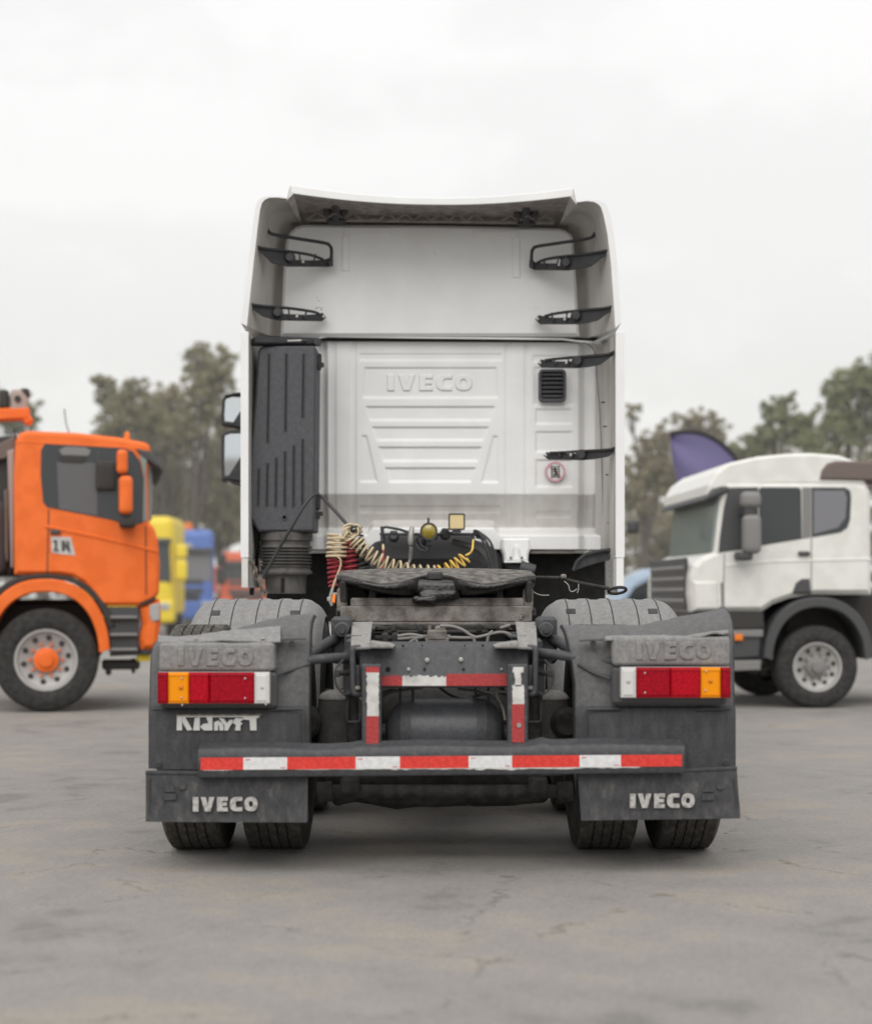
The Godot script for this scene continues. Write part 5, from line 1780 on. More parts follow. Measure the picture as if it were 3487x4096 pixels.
		for q in ([[724, 2750, 9, "bulb_amber"], [1049, 2750, 8, "bulb_grey"]] if s < 0 else [[2840, 2724, 8, "bulb_amber"], [2512, 2726, 10, "bulb_grey"]]):
			mb = MB.new()
			var br: float = q[2] / F * 6.95
			mb.lathe([Vector2(0.0, -0.002), Vector2(br, -0.002), Vector2(br * 0.9, 0.0015), Vector2(br * 0.5, 0.003), Vector2(0.0, 0.0035)], 18, Transform3D(Basis(Vector3.RIGHT, PI / 2), at(q[0], q[1], 6.938)), 60.0)
			part(mb, "bulb_dome", M[q[3]], light)
		# tube that carries lamp and mudguard
		mb = MB.new()
		if s < 0:
			mb.tube(smooth_line([at(1080, 2664, 7.08), at(1150, 2655, 7.1), at(1240, 2640, 7.12), at(1330, 2632, 7.15), at(1400, 2630, 7.2)], 4), 0.0205, 14)
		else:
			mb.tube(smooth_line([at(2470, 2648, 7.08), at(2390, 2642, 7.1), at(2304, 2631, 7.12), at(2220, 2618, 7.15), at(2150, 2612, 7.2)], 4), 0.0215, 14)
		part(mb, "lamp_tube", M.chassis_paint, t)
		mb = MB.new()
		if s < 0:
			mb.tube(smooth_line([at(1240, 2655, 7.1), at(1170, 2680, 7.07), at(1108, 2700, 7.03)], 5), 0.006, 7)
		else:
			mb.tube(smooth_line([at(2310, 2655, 7.08), at(2370, 2690, 7.06), at(2440, 2716, 7.03)], 5), 0.007, 7)
		part(mb, "lamp_cable", M.hose_black, t)
		# rubber flap with worn white lettering
		mb = MB.new()
		var fr := []
		var cor := [[584, 3092], [1231, 3096], [1229, 3290], [584, 3287]] if s < 0 else [[2311, 3102], [2945, 3074], [2960, 3274], [2325, 3282]]
		for k in 9:
			var row := PackedVector3Array()
			for i in 17:
				var u := i / 16.0
				var v := k / 8.0
				var px: float = lerpf(lerpf(cor[0][0], cor[1][0], u), lerpf(cor[3][0], cor[2][0], u), v)
				var py: float = lerpf(lerpf(cor[0][1], cor[1][1], u), lerpf(cor[3][1], cor[2][1], u), v)
				row.append(at(px, py, 7.0 + 0.012 * no.get_noise_2d(u * 2.5 + s, v * 1.5) * v - 0.02 * pow(absf(2.0 * u - 1.0), 6.0) * v))
			fr.append(row)
		mb.shell(fr, 0.009, true)
		var flap := part(mb, "mud_flap", M.flap_rubber, t)
		mb = MB.new()
		mb.bar(at(cor[0][0], cor[0][1] - 2, 7.01), at(cor[1][0], cor[1][1] - 2, 7.01), 0.016, 0.03, 0.004)
		part(mb, "clamp_strip", M.fender_dark, flap)
		mb = MB.new()
		var sx: float = 598 if s < 0 else 2936
		mb.bar(at(sx, 3110, 6.99), at(sx + (0 if s < 0 else 12), 3270, 6.99), 0.008, 0.01, 0.004)
		part(mb, "moulded_rib", M.flap_rubber, flap)
		mb = MB.new()
		var fa := at(772 if s < 0 else 2518, 3246 if s < 0 else 3232, 6.985)
		letters(mb, fa, Vector3(1, 0.006, 0).normalized(), Vector3.UP, 57.0 / F * 7, 258.0 / F * 7, 0.002, 0.0)
		part(mb, "painted_lettering", M.worn_letter, flap)
		# faint moulded marks
		mb = MB.new()
		var mx: float = 680 if s < 0 else 2830
		var mz := 6.991
		mb.prism(outline([[mx - 22, 3168], [mx + 24, 3168], [mx + 1, 3128]], mz), -mz + 0.003, -mz - 0.004, 0.001)
		mb.prism(outline([[mx - 24, 3202], [mx + 26, 3200], [mx + 26, 3175], [mx - 24, 3175]], mz), -mz + 0.003, -mz - 0.004, 0.001)
		mb.prism(ellipse(at(mx + 50, 3145, mz).x, at(mx + 50, 3145, mz).y, 0.017, 0.015, 14), -mz + 0.003, -mz - 0.004, 0.001)
		part(mb, "moulded_mark", M.flap_rubber, flap)
		# front mudguard arch over the leading axle
		mb = MB.new()
		var ar := []
		var ax0 := at(778 if s < 0 else 2706, 2400, 9.1).x
		var ax1 := at(1302 if s < 0 else 2168, 2400, 9.1).x
		var ribs := [0.16, 0.32, 0.5, 0.66, 0.82]
		for k in 15:
			var an := deg_to_rad(lerpf(-14.0, 128.0, k / 14.0))
			var row := PackedVector3Array()
			for i in 45:
				var f := i / 44.0
				var r := 0.615
				for q in ribs:
					r += 0.006 * (smoothstep(0.0, 1.0, seg(f, q - 0.012, q + 0.002)) - smoothstep(0.0, 1.0, seg(f, q + 0.07, q + 0.085)))
				r -= 0.09 * pow(absf(2.0 * f - 1.0), 9.0)
				row.append(Vector3(lerpf(ax0, ax1, f), 0.535 + r * sin(deg_to_rad(10.0) + an) * 1.0, -9.17 + r * cos(deg_to_rad(10.0) + an)))
			ar.append(row)
		mb.shell(ar, 0.006, s > 0)
		var arch := part(mb, "arch_mudguard", M.fender_grey, t)
		for q in ribs:
			mb = MB.new()
			var line := []
			for k in 15:
				line.append(ar[k][int(round(q * 44.0))] * 0.5 + ar[k][int(round(q * 44.0)) + 1] * 0.5)
			mb.tube(line, 0.0035, 5)
			part(mb, "seam", M.fender_dark, arch)
		for q in ([[862, 2452], [1180, 2452]] if s < 0 else [[2610, 2445], [2282, 2445]]):
			mb = MB.new()
			var an := 0.62
			mb.box(Vector3.ZERO, Vector3(0.05, 0.04, 0.006), 0.002, Transform3D(Basis(Vector3.RIGHT, -0.9), at(q[0], q[1], 8.66)))
			part(mb, "fixing_recess", M.fender_dark, arch)
	# part plate on the left guard: a strip with cut-off white characters
	mb = MB.new()
	var z0 := at(560, 2800, 7.02)
	var k2 := 7.02 / F / 2.205
	var glyph := func(l: Array) -> PackedVector2Array:
		var o := PackedVector2Array()
		for q in l:
			o.append(Vector2(z0.x + q[0] * k2, z0.y - q[1] * k2))
		return o
	for l in [
		[[328, 139], [1056, 139], [1056, 151], [328, 151]], [[328, 152], [374, 152], [372, 268], [325, 268]], [[376, 152], [400, 152], [462, 262], [440, 268], [418, 268], [376, 196]], [[484, 160], [528, 154], [528, 268], [470, 268]],
		[[585, 152], [640, 152], [640, 268], [566, 268], [530, 236], [560, 212], [606, 204]], [[655, 196], [690, 182], [728, 205], [737, 235], [737, 268], [703, 268], [700, 226], [690, 222], [690, 268], [655, 268]],
		[[696, 160], [738, 164], [768, 204], [792, 176], [836, 178], [796, 228], [778, 268], [744, 268], [748, 226]], [[842, 160], [906, 162], [906, 178], [884, 190], [906, 208], [886, 226], [886, 268], [838, 268], [848, 220], [812, 198]], [[908, 152], [1056, 152], [1026, 162], [1028, 268], [974, 268], [968, 178], [908, 170]]]:
		mb.prism(glyph.call(l), -7.019, -7.03)
	var plate := part(mb, "cut_lettering", M.plate_white, t)
	mb = MB.new()
	mb.prism(glyph.call([[326, 127], [1078, 125], [1078, 133], [326, 135]]), -7.012, -7.03)
	part(mb, "plate_edge", M.rag_twine, plate)


# tyre: smooth walls, and a tread band with zigzag grooves
func tyre_parts(r: float, w: float) -> Array:
	var h := w / 2.0
	var axis := Transform3D(Basis(Vector3.BACK, PI / 2), Vector3.ZERO)
	var wall := MB.new()
	var prof := []
	for q in [[0.56, -0.36], [0.60, -0.46], [0.72, -0.5], [0.85, -0.5], [0.94, -0.47], [0.972, -0.44], [0.972, 0.44], [0.94, 0.47], [0.85, 0.5], [0.72, 0.5], [0.60, 0.46], [0.56, 0.36]]:
		prof.append(Vector2(q[0] * r, q[1] * w))
	wall.lathe(prof, 56, axis, 60.0)
	var tread := MB.new()
	var edges := [-0.435, -0.40, -0.235, -0.205, -0.085, -0.06, 0.06, 0.085, 0.205, 0.235, 0.40, 0.435]
	var n := 120
	tread.group(-1)
	var pt := func(k: int, e: float, rad: float, zig: float) -> Vector3:
		var a := TAU * (k % n) / n
		var z := (1.0 if k % 2 == 0 else -1.0) * 0.011 * zig
		return Vector3((e + z) * w, rad * cos(a), rad * sin(a))
	for k in n:
		for i in edges.size() - 1:
			var block := i % 2 == 1
			var groove := i % 2 == 0 and i > 0 and i < edges.size() - 2
			var ra := r if block else (r * 0.978)
			if i == 0 or i == edges.size() - 2:
				var o0 := r * 0.972 if i == 0 else r
				var o1 := r if i == 0 else r * 0.972
				tread.quad(pt.call(k, edges[i], o0, 0.0), pt.call(k + 1, edges[i], o0, 0.0), pt.call(k + 1, edges[i + 1], o1, 0.0), pt.call(k, edges[i + 1], o1, 0.0))
				continue
			var z0 := 1.0 if i > 1 else 0.0
			var z1 := 1.0 if i < edges.size() - 3 else 0.0
			tread.quad(pt.call(k, edges[i], ra, z0), pt.call(k + 1, edges[i], ra, z0), pt.call(k + 1, edges[i + 1], ra, z1), pt.call(k, edges[i + 1], ra, z1))
			if groove:
				tread.quad(pt.call(k, edges[i], r, z0), pt.call(k + 1, edges[i], r, z0), pt.call(k + 1, edges[i], ra, z0), pt.call(k, edges[i], ra, z0))
				tread.quad(pt.call(k, edges[i + 1], ra, z1), pt.call(k + 1, edges[i + 1], ra, z1), pt.call(k + 1, edges[i + 1], r, z1), pt.call(k, edges[i + 1], r, z1))
	var rim := MB.new()
	rim.lathe([Vector2(0.0, -0.1 * w), Vector2(0.22 * r, -0.1 * w), Vector2(0.3 * r, 0.1 * w), Vector2(0.5 * r, 0.16 * w), Vector2(0.53 * r, 0.36 * w), Vector2(0.575 * r, 0.38 * w), Vector2(0.56 * r, 0.3 * w), Vector2(0.55 * r, -0.36 * w)], 40, axis)
	return [wall.done(), tread.done(), rim.done()]


func tractor_wheels(t: Node3D) -> void:
	var w := tyre_parts(0.52, 0.285)
	var spots := []
	for z in [-7.79, -9.17]:
		for x in [[650, 922], [967, 1240], [2287, 2547], [2606, 2872]]:
			spots.append(Vector3(at((x[0] + x[1]) / 2.0, 3000, 7.6).x, 0.518, z))
	spots.append(Vector3(-1.05, 0.518, -12.5))
	spots.append(Vector3(1.05, 0.518, -12.5))
	for p in spots:
		var wh := Node3D.new()
		wh.name = "wheel"
		t.add_child(wh, true)
		wh.global_position = p
		own(w[0], "tyre", M.rubber, wh)
		own(w[1], "tread", M.dusty_tread, wh)
		own(w[2], "rim", M.alloy, wh)


# ---- other vehicles
# measured side view -> metres in the vehicle's own axes (origin on the ground under px0, near side at z = 0)
func side(list: Array, px0: float, gy: float, ppm: float) -> PackedVector2Array:
	var o := PackedVector2Array()
	for q in list:
		o.append(Vector2((q[0] - px0) / ppm, (gy - q[1]) / ppm))
	return o


func wheel_at(parent: Node3D, c: Vector3, r: float, w: float, hub: Material, disc: Material, face := 1.0, holes := 10) -> void:
	var wh := Node3D.new()
	wh.name = "wheel"
	parent.add_child(wh, true)
	wh.position = c
	var axis := Transform3D(Basis(Vector3.RIGHT, PI / 2 * face), Vector3.ZERO)
	var mb := MB.new()
	var prof := []
	for q in [[0.58, -0.4], [0.62, -0.48], [0.75, -0.5], [0.92, -0.48], [0.985, -0.42], [1.0, -0.36], [1.0, 0.36], [0.985, 0.42], [0.92, 0.48], [0.75, 0.5], [0.62, 0.48], [0.58, 0.4]]:
		prof.append(Vector2(q[0] * r, q[1] * w))
	mb.lathe(prof, 56, axis, 60.0)
	own(mb, "tyre", M.rubber, wh)
	mb = MB.new()
	mb.lathe([Vector2(0.0, 0.34 * w), Vector2(0.24 * r, 0.34 * w), Vector2(0.27 * r, 0.22 * w), Vector2(0.45 * r, 0.30 * w), Vector2(0.52 * r, 0.34 * w), Vector2(0.55 * r, 0.46 * w), Vector2(0.60 * r, 0.47 * w), Vector2(0.60 * r, 0.38 * w)].map(func(v): return v), 48, axis)
	own(mb, "rim", disc, wh)
	for k in holes:
		var a := TAU * (k + 0.3) / holes
		mb = MB.new()
		mb.lathe([Vector2(0.0, 0.0), Vector2(0.055 * r, 0.0), Vector2(0.055 * r, 0.012), Vector2(0.0, 0.0125)], 12, Transform3D(Basis(Vector3.RIGHT, PI / 2 * face), Vector3(cos(a) * 0.43 * r, sin(a) * 0.43 * r, face * 0.285 * w)))
		own(mb, "hand_hole", M.machine_dark, wh)
	mb = MB.new()
	mb.lathe([Vector2(0.245 * r, 0.2 * w), Vector2(0.24 * r, 0.38 * w), Vector2(0.14 * r, 0.42 * w), Vector2(0.13 * r, 0.52 * w), Vector2(0.0, 0.54 * w)], 28, axis)
	own(mb, "hub", hub, wh)
	for k in 10:
		var a := TAU * k / 10.0
		mb = MB.new()
		mb.lathe([Vector2(0.0, 0.0), Vector2(0.028 * r, 0.0), Vector2(0.028 * r, 0.05), Vector2(0.0, 0.05)], 8, Transform3D(Basis(Vector3.RIGHT, PI / 2 * face), Vector3(cos(a) * 0.31 * r, sin(a) * 0.31 * r, face * 0.24 * w)))
		own(mb, "wheel_nut", hub, wh)


func panel(parent: Node3D, called: String, poly: PackedVector2Array, zf: float, zb: float, b: float, m: Material) -> MeshInstance3D:
	var mb := MB.new()
	mb.prism(poly, zf, zb, b)
	return own(mb, called, m, parent)


func make_orange_truck() -> void:
	var d := 16.6
	var k := F / d
	var gy := 2376.0 + EYE * k
	var x0 := 185.0
	var g := at(x0, gy, d)
	g.y = 0.0
	var t := thing("crane_truck", "orange short-cab truck with folded crane parked side-on, dark machinery behind its cab", "truck", g, deg_to_rad(11.0))
	var s := func(l: Array) -> PackedVector2Array: return side(l, x0, gy, k)
	var v := func(px: float, py: float, z: float) -> Vector3: return Vector3((px - x0) / k, (gy - py) / k, z)
	var cab := panel(t, "cab", s.call([[62, 2298], [60, 1900], [66, 1770], [80, 1736], [112, 1724], [300, 1728], [470, 1744], [575, 1762], [594, 1775], [597, 1800], [592, 1840], [586, 1900], [590, 2085], [612, 2108], [626, 2150], [634, 2250], [632, 2370], [614, 2398], [556, 2424], [404, 2424], [372, 2380], [330, 2330], [290, 2306], [240, 2298]]), 0.0, -2.45, 0.035, M.orange_paint)
	var win := panel(cab, "side_window", s.call([[164, 1900], [166, 1800], [180, 1776], [300, 1778], [480, 1786], [528, 1800], [556, 1840], [572, 1920], [576, 2070], [560, 2092], [520, 2100], [484, 2092], [440, 2078], [190, 2030], [174, 2010]]), 0.004, -0.05, 0.004, M.dark_glass)
	panel(win, "seat_back", s.call([[228, 1850], [400, 1850], [392, 2062], [236, 2034]]), 0.0055, -0.02, 0.001, M.seat_cloth)
	panel(win, "window_bar", s.call([[388, 1800], [396, 1800], [392, 2066], [384, 2064]]), 0.008, -0.02, 0.001, M.grey_plastic)
	var sun := panel(win, "rolled_blind", s.call([[236, 1800], [262, 1786], [340, 1788], [362, 1802], [350, 1822], [248, 1820]]), 0.012, -0.02, 0.004, M.mid_grey)
	panel(sun, "blind_case", s.call([[232, 1824], [345, 1826], [330, 1850], [250, 1848]]), 0.014, -0.02, 0.003, M.machine_dark)
	# crease, door lines
	var mb := MB.new()
	mb.bar(v.call(178, 2104, 0.002), v.call(400, 2150, 0.002), 0.03, 0.02, 0.008)
	mb.bar(v.call(400, 2150, 0.002), v.call(628, 2204, 0.002), 0.03, 0.02, 0.008)
	own(mb, "crease", M.orange_paint, cab)
	mb = MB.new()
	mb.bar(v.call(196, 2036, 0.001), v.call(190, 2296, 0.001), 0.012, 0.006, 0.002)
	own(mb, "door_gap", M.machine_dark, cab)
	mb = MB.new()
	mb.bar(v.call(578, 2100, 0.001), v.call(580, 2380, 0.001), 0.012, 0.006, 0.002)
	own(mb, "door_gap", M.machine_dark, cab)
	mb = MB.new()
	mb.soft(v.call(222, 2128, 0.01), Vector3(0.1, 0.045, 0.04), 0.012, 6)
	own(mb, "door_handle", M.grey_plastic, cab)
	mb = MB.new()
	mb.bar(v.call(66, 1768, 0.001), v.call(560, 1788, 0.001), 0.014, 0.008, 0.003)
	own(mb, "roof_seam", M.orange_paint, cab)
	# emblem panel with two dark figures
	var em := panel(cab, "emblem", s.call([[204, 2146], [282, 2148], [300, 2222], [208, 2212]]), 0.006, -0.01, 0.001, M.mid_grey)
	em.material_override = M.tape_old_white
	panel(em, "figure", s.call([[216, 2160], [230, 2160], [230, 2196], [236, 2196], [236, 2206], [214, 2204], [214, 2196], [219, 2196], [219, 2170], [214, 2170]]), 0.009, -0.01, 0.001, M.faded_print)
	panel(em, "figure", s.call([[246, 2162], [258, 2162], [266, 2180], [266, 2162], [274, 2162], [282, 2210], [272, 2208], [262, 2190], [258, 2206], [246, 2206]]), 0.009, -0.01, 0.001, M.faded_print)
	# windscreen, visor
	mb = MB.new()
	mb.prism(PackedVector2Array([Vector2(0.12, v.call(0, 2075, 0).y), Vector2(2.33, v.call(0, 2075, 0).y), Vector2(2.33, v.call(0, 1815, 0).y), Vector2(0.12, v.call(0, 1815, 0).y)]), 0.03, -0.05, 0.01, Transform3D(Basis(Vector3(0, 0, -1), Vector3.UP, Vector3.RIGHT), Vector3(v.call(592, 0, 0).x, 0, 0)))
	own(mb, "windscreen", M.pale_glass, cab)
	panel(cab, "pillar", s.call([[552, 1812], [584, 1812], [578, 1900], [582, 2080], [566, 2086], [570, 1900]]), 0.012, -0.1, 0.006, M.pale_glass)
	panel(cab, "sun_visor", s.call([[536, 1790], [590, 1796], [640, 1850], [646, 1878], [604, 1852], [560, 1824]]), 0.02, -2.46, 0.02, M.grey_plastic)
	# mirrors
	mb = MB.new()
	mb.soft(v.call(484, 1850, 0.22), Vector3(0.11, 0.24, 0.16), 0.045, 10, 0.0, Transform3D.IDENTITY)
	own(mb, "mirror", M.orange_paint, t)
	mb = MB.new()
	mb.soft(v.call(498, 1982, 0.22), Vector3(0.135, 0.38, 0.18), 0.05, 10)
	own(mb, "mirror", M.orange_paint, t)
	mb = MB.new()
	mb.soft(v.call(490, 1897, 0.18), Vector3(0.12, 0.04, 0.16), 0.015, 6)
	mb.soft(v.call(504, 2090, 0.12), Vector3(0.16, 0.1, 0.26), 0.03, 8)
	mb.soft(v.call(420, 1900, 0.03), Vector3(0.2, 0.3, 0.06), 0.03, 8)
	own(mb, "mirror_arm", M.machine_dark, t)
	# beacon, aerial
	mb = MB.new()
	mb.lathe([Vector2(0.0, -0.02), Vector2(0.03, -0.02), Vector2(0.028, 0.08), Vector2(0.0, 0.1)], 14, Transform3D(Basis(), v.call(506, 1740, -0.5)))
	own(mb, "beacon", M.orange_plastic, t)
	mb = MB.new()
	mb.tube([v.call(278, 1728, -0.8), v.call(255, 1660, -0.8), v.call(248, 1600, -0.8)], 0.006, 5)
	own(mb, "aerial", M.machine_dark, t)
	# wheel arch, steps, bumper
	mb = MB.new()
	var cc := side([[182, 2640]], x0, gy, k)[0]
	mb.ring(ellipse(cc.x, cc.y, 255.0 / k, 324.0 / k, 30, 2.3, 5.0, 175.0, false), ellipse(cc.x, cc.y, 212.0 / k, 272.0 / k, 30, 2.3, 5.0, 175.0, false), 0.06, -0.55, 0.015, Transform3D.IDENTITY, false)
	own(mb, "wheel_arch", M.orange_paint, t)
	mb = MB.new()
	mb.ring(ellipse(cc.x, cc.y, 290.0 / k, 345.0 / k, 30, 2.3, 20.0, 160.0, false), ellipse(cc.x, cc.y, 258.0 / k, 327.0 / k, 30, 2.3, 20.0, 160.0, false), 0.0, -0.5, 0.01, Transform3D.IDENTITY, false)
	own(mb, "arch_gap", M.machine_dark, t)
	mb = MB.new()
	mb.box(v.call(185, 2520, -0.75), Vector3(1.1, 0.6, 0.6), 0.05)
	own(mb, "arch_liner", M.machine_dark, t)
	var steps := panel(t, "steps", s.call([[404, 2428], [556, 2428], [548, 2560], [552, 2624], [436, 2628], [430, 2560]]), -0.02, -0.5, 0.02, M.grey_plastic)
	for q in [2470, 2540, 2600]:
		mb = MB.new()
		mb.bar(v.call(436, q, 0.0), v.call(546, q, 0.0), 0.03, 0.1, 0.01)
		own(mb, "tread_plate", M.mid_grey, steps)
	mb = MB.new()
	mb.box(v.call(480, 2665, -0.3), Vector3(0.38, 0.1, 0.2), 0.02)
	mb.box(v.call(430, 2680, -0.3), Vector3(0.06, 0.14, 0.2), 0.02)
	mb.box(v.call(530, 2670, -0.3), Vector3(0.04, 0.16, 0.2), 0.02)
	own(mb, "step_frame", M.machine_dark, t)
	var bump := panel(t, "bumper", s.call([[556, 2430], [600, 2404], [634, 2396], [640, 2470], [628, 2580], [612, 2602], [560, 2604], [552, 2560], [566, 2500]]), 0.0, -2.45, 0.05, M.orange_paint)
	panel(bump, "headlamp", s.call([[594, 2420], [632, 2412], [636, 2480], [604, 2490], [592, 2460]]), 0.012, -0.1, 0.01, M.alloy)
	panel(bump, "bumper_gap", s.call([[556, 2414], [616, 2388], [620, 2396], [560, 2424]]), 0.008, -0.1, 0.003, M.machine_dark)
	panel(bump, "yellow_plate", s.call([[546, 2622], [600, 2620], [600, 2650], [544, 2650]]), -0.1, -0.6, 0.01, M.yellow_paint)
	panel(bump, "spoiler_lip", s.call([[556, 2602], [618, 2600], [612, 2622], [556, 2622]]), -0.02, -2.4, 0.01, M.machine_dark)
	wheel_at(t, v.call(185, 2640, -0.16), 207.0 / k, 0.32, M.orange_paint, M.alloy)
	wheel_at(t, v.call(185, 2640, -2.25), 207.0 / k, 0.32, M.orange_paint, M.alloy, -1.0)
	# chassis and crane behind the cab
	mb = MB.new()
	mb.box(Vector3(-2.2, 0.85, -0.8), Vector3(4.6, 0.24, 0.08), 0.02)
	mb.box(Vector3(-2.2, 0.85, -1.65), Vector3(4.6, 0.24, 0.08), 0.02)
	own(mb, "chassis", M.machine_dark, t)
	for z in [-0.18, -2.25]:
		wheel_at(t, Vector3(-3.2, 207.0 / k, z), 207.0 / k, 0.32, M.orange_paint, M.alloy, 1.0 if z > -1.0 else -1.0)
	var fr := panel(t, "load_frame", s.call([[-60, 2300], [-60, 1750], [-20, 1740], [62, 1732], [58, 1790], [52, 2300]]), -0.3, -2.2, 0.02, M.machine_dark)
	panel(fr, "pale_post", s.call([[30, 1800], [58, 1790], [54, 2270], [44, 2270]]), -0.2, -0.35, 0.01, M.machine_pale)
	panel(fr, "brown_panel", s.call([[-40, 1790], [60, 1736], [60, 1800], [20, 1830], [-40, 1840]]), -0.22, -0.36, 0.01, M.machine_brown)
	mb = MB.new()
	mb.soft(v.call(-30, 2150, -0.3), Vector3(0.3, 0.8, 0.3), 0.12, 8)
	own(mb, "tank", M.grey_plastic, fr)
	panel(fr, "brown_post", s.call([[18, 1960], [34, 1950], [34, 2240], [26, 2250], [20, 2200]]), -0.19, -0.3, 0.01, M.machine_brown)
	mb = MB.new()
	mb.box(v.call(-330, 2060, -1.2), Vector3(0.5, 2.6, 0.5), 0.05)
	mb.bar(v.call(-360, 1640, -1.2), v.call(100, 1606, -1.2), 0.13, 0.22, 0.02)
	mb.bar(v.call(60, 1600, -1.2), v.call(104, 1648, -1.2), 0.1, 0.2, 0.02)
	var crane := own(mb, "crane_arm", M.orange_paint, t)
	mb = MB.new()
	mb.soft(v.call(58, 1554, -1.2), Vector3(0.17, 0.24, 0.2), 0.03, 8)
	own(mb, "winch_housing", M.machine_pale, crane)
	mb = MB.new()
	mb.lathe([Vector2(0, 0), Vector2(0.035, 0), Vector2(0.035, 0.02), Vector2(0, 0.02)], 16, Transform3D(Basis(Vector3.RIGHT, PI / 2), v.call(52, 1548, -1.1)))
	mb.soft(v.call(80, 1520, -1.2), Vector3(0.1, 0.1, 0.2), 0.03, 6)
	mb.soft(v.call(-6, 1548, -1.2), Vector3(0.1, 0.2, 0.2), 0.03, 6)
	own(mb, "winch_drum", M.machine_dark, crane)


func make_white_truck() -> void:
	var d := 17.2
	var k := F / d
	var gy := 2376.0 + EYE * k
	var x0 := 3268.0
	var g := at(x0, gy, d)
	g.y = 0.0
	var t := thing("cab_truck", "white sleeper-cab truck parked side-on with grey mirrors and black wheel arch", "truck", g, deg_to_rad(3.0))
	var s := func(l: Array) -> PackedVector2Array: return side(l, x0, gy, k)
	var v := func(px: float, py: float, z: float) -> Vector3: return Vector3((px - x0) / k, (gy - py) / k, z)
	var cab := panel(t, "cab", s.call([[2764, 2446], [2756, 2380], [2758, 2310], [2768, 2262], [2800, 2228], [2854, 2208], [2866, 2100], [2882, 1960], [2890, 1925], [3420, 1925], [3470, 1935], [3486, 1965], [3490, 2378], [3400, 2378], [3260, 2378], [3160, 2392], [3090, 2416], [3046, 2446]]), 0.0, -2.45, 0.05, M.white_paint)
	panel(cab, "roof", s.call([[2880, 1958], [2850, 1966], [2826, 1978], [2830, 1940], [2860, 1890], [2913, 1852], [3029, 1826], [3150, 1814], [3247, 1811], [3360, 1820], [3410, 1838], [3452, 1870], [3470, 1940], [3100, 1938]]), -0.02, -2.42, 0.03, M.white_paint)
	panel(cab, "roof_fairing", s.call([[3278, 1918], [3286, 1880], [3310, 1852], [3345, 1843], [3560, 1846], [3560, 1930], [3480, 1922]]), 0.01, -0.4, 0.02, M.machine_brown)
	var vis := panel(cab, "sun_visor", s.call([[2905, 1946], [2870, 1950], [2828, 1976], [2812, 1998], [2830, 2002], [2880, 1980], [2908, 1972]]), 0.02, -2.47, 0.02, M.grey_plastic)
	# glass
	panel(cab, "quarter_window", s.call([[2906, 1952], [3028, 1950], [3028, 2184], [2990, 2196], [2868, 2212], [2874, 2150], [2890, 2030]]), 0.004, -0.05, 0.004, M.grey_plastic)
	panel(cab, "side_window", s.call([[3030, 1958], [3040, 1950], [3190, 1950], [3202, 1960], [3204, 2156], [3034, 2184]]), 0.006, -0.05, 0.004, M.dark_glass)
	panel(cab, "window_pillar", s.call([[3206, 1950], [3242, 1950], [3242, 2150], [3206, 2156]]), 0.004, -0.05, 0.003, M.mid_grey)
	var rw := panel(cab, "rear_window", s.call([[3244, 1950], [3380, 1950], [3400, 1962], [3404, 1990], [3400, 2080], [3388, 2112], [3360, 2130], [3244, 2150]]), 0.006, -0.05, 0.004, M.dark_glass)
	panel(rw, "curtain", s.call([[3252, 1962], [3376, 1962], [3386, 1990], [3380, 2070], [3350, 2110], [3252, 2136]]), 0.0075, -0.05, 0.001, M.cloth_grey)
	mb_lines(cab, v)
	# windscreen and grille on the front, which faces left
	var mb: MB
	panel(cab, "windscreen", s.call([[2846, 2208], [2858, 2208], [2884, 1985], [2868, 1985]]), -0.10, -2.35, 0.004, M.pale_glass)
	for q in 4:
		mb = MB.new()
		mb.box(Vector3(v.call(2754, 0, 0).x, v.call(0, 2270 + 45 * q, 0).y, -1.22), Vector3(0.05, 0.045, 1.9), 0.015)
		own(mb, "grille_bar", M.mid_grey, cab)
	mb = MB.new()
	mb.box(Vector3(v.call(2758, 0, 0).x, v.call(0, 2335, 0).y, -1.22), Vector3(0.04, 0.55, 1.95), 0.01)
	own(mb, "grille", M.grey_plastic, cab)
	# mirrors
	for q in [[2978, 2005, 0.21, 0.17], [2982, 2140, 0.19, 0.40]]:
		mb = MB.new()
		mb.soft(v.call(q[0], q[1], 0.2), Vector3(q[2], q[3], 0.16), 0.06, 10)
		own(mb, "mirror", M.mid_grey, t)
	mb = MB.new()
	mb.soft(v.call(2975, 2048, 0.12), Vector3(0.12, 0.12, 0.24), 0.03, 8)
	mb.soft(v.call(2955, 2226, 0.14), Vector3(0.16, 0.09, 0.2), 0.03, 8)
	mb.soft(v.call(2690, 2070, -2.5), Vector3(0.14, 0.16, 0.14), 0.04, 8)
	own(mb, "mirror_arm", M.grey_plastic, t)
	# headlamp panel, bumper, steps
	panel(t, "lamp_panel", s.call([[2762, 2322], [2866, 2322], [2872, 2442], [2768, 2442]]), 0.02, -0.2, 0.03, M.white_paint)
	panel(t, "door_edge_gap", s.call([[2876, 2330], [2890, 2330], [2892, 2444], [2880, 2444]]), 0.003, -0.1, 0.001, M.mid_grey)  # grey joint line between lamp panel and door
	var bump := panel(t, "bumper", s.call([[2770, 2446], [2916, 2450], [3050, 2448], [3060, 2500], [3048, 2640], [2900, 2650], [2790, 2640], [2762, 2560]]), -0.01, -2.44, 0.05, M.grey_plastic)
	panel(bump, "dark_gap", s.call([[2775, 2448], [3048, 2450], [3052, 2512], [2918, 2516], [2780, 2510]]), 0.012, -0.2, 0.006, M.machine_dark)
	panel(bump, "step_band", s.call([[2918, 2520], [3048, 2518], [3048, 2548], [2918, 2548]]), 0.02, -0.3, 0.01, M.mid_grey)
	panel(bump, "step_band", s.call([[2918, 2642], [3040, 2640], [3036, 2680], [2922, 2684]]), 0.02, -0.3, 0.01, M.mid_grey)
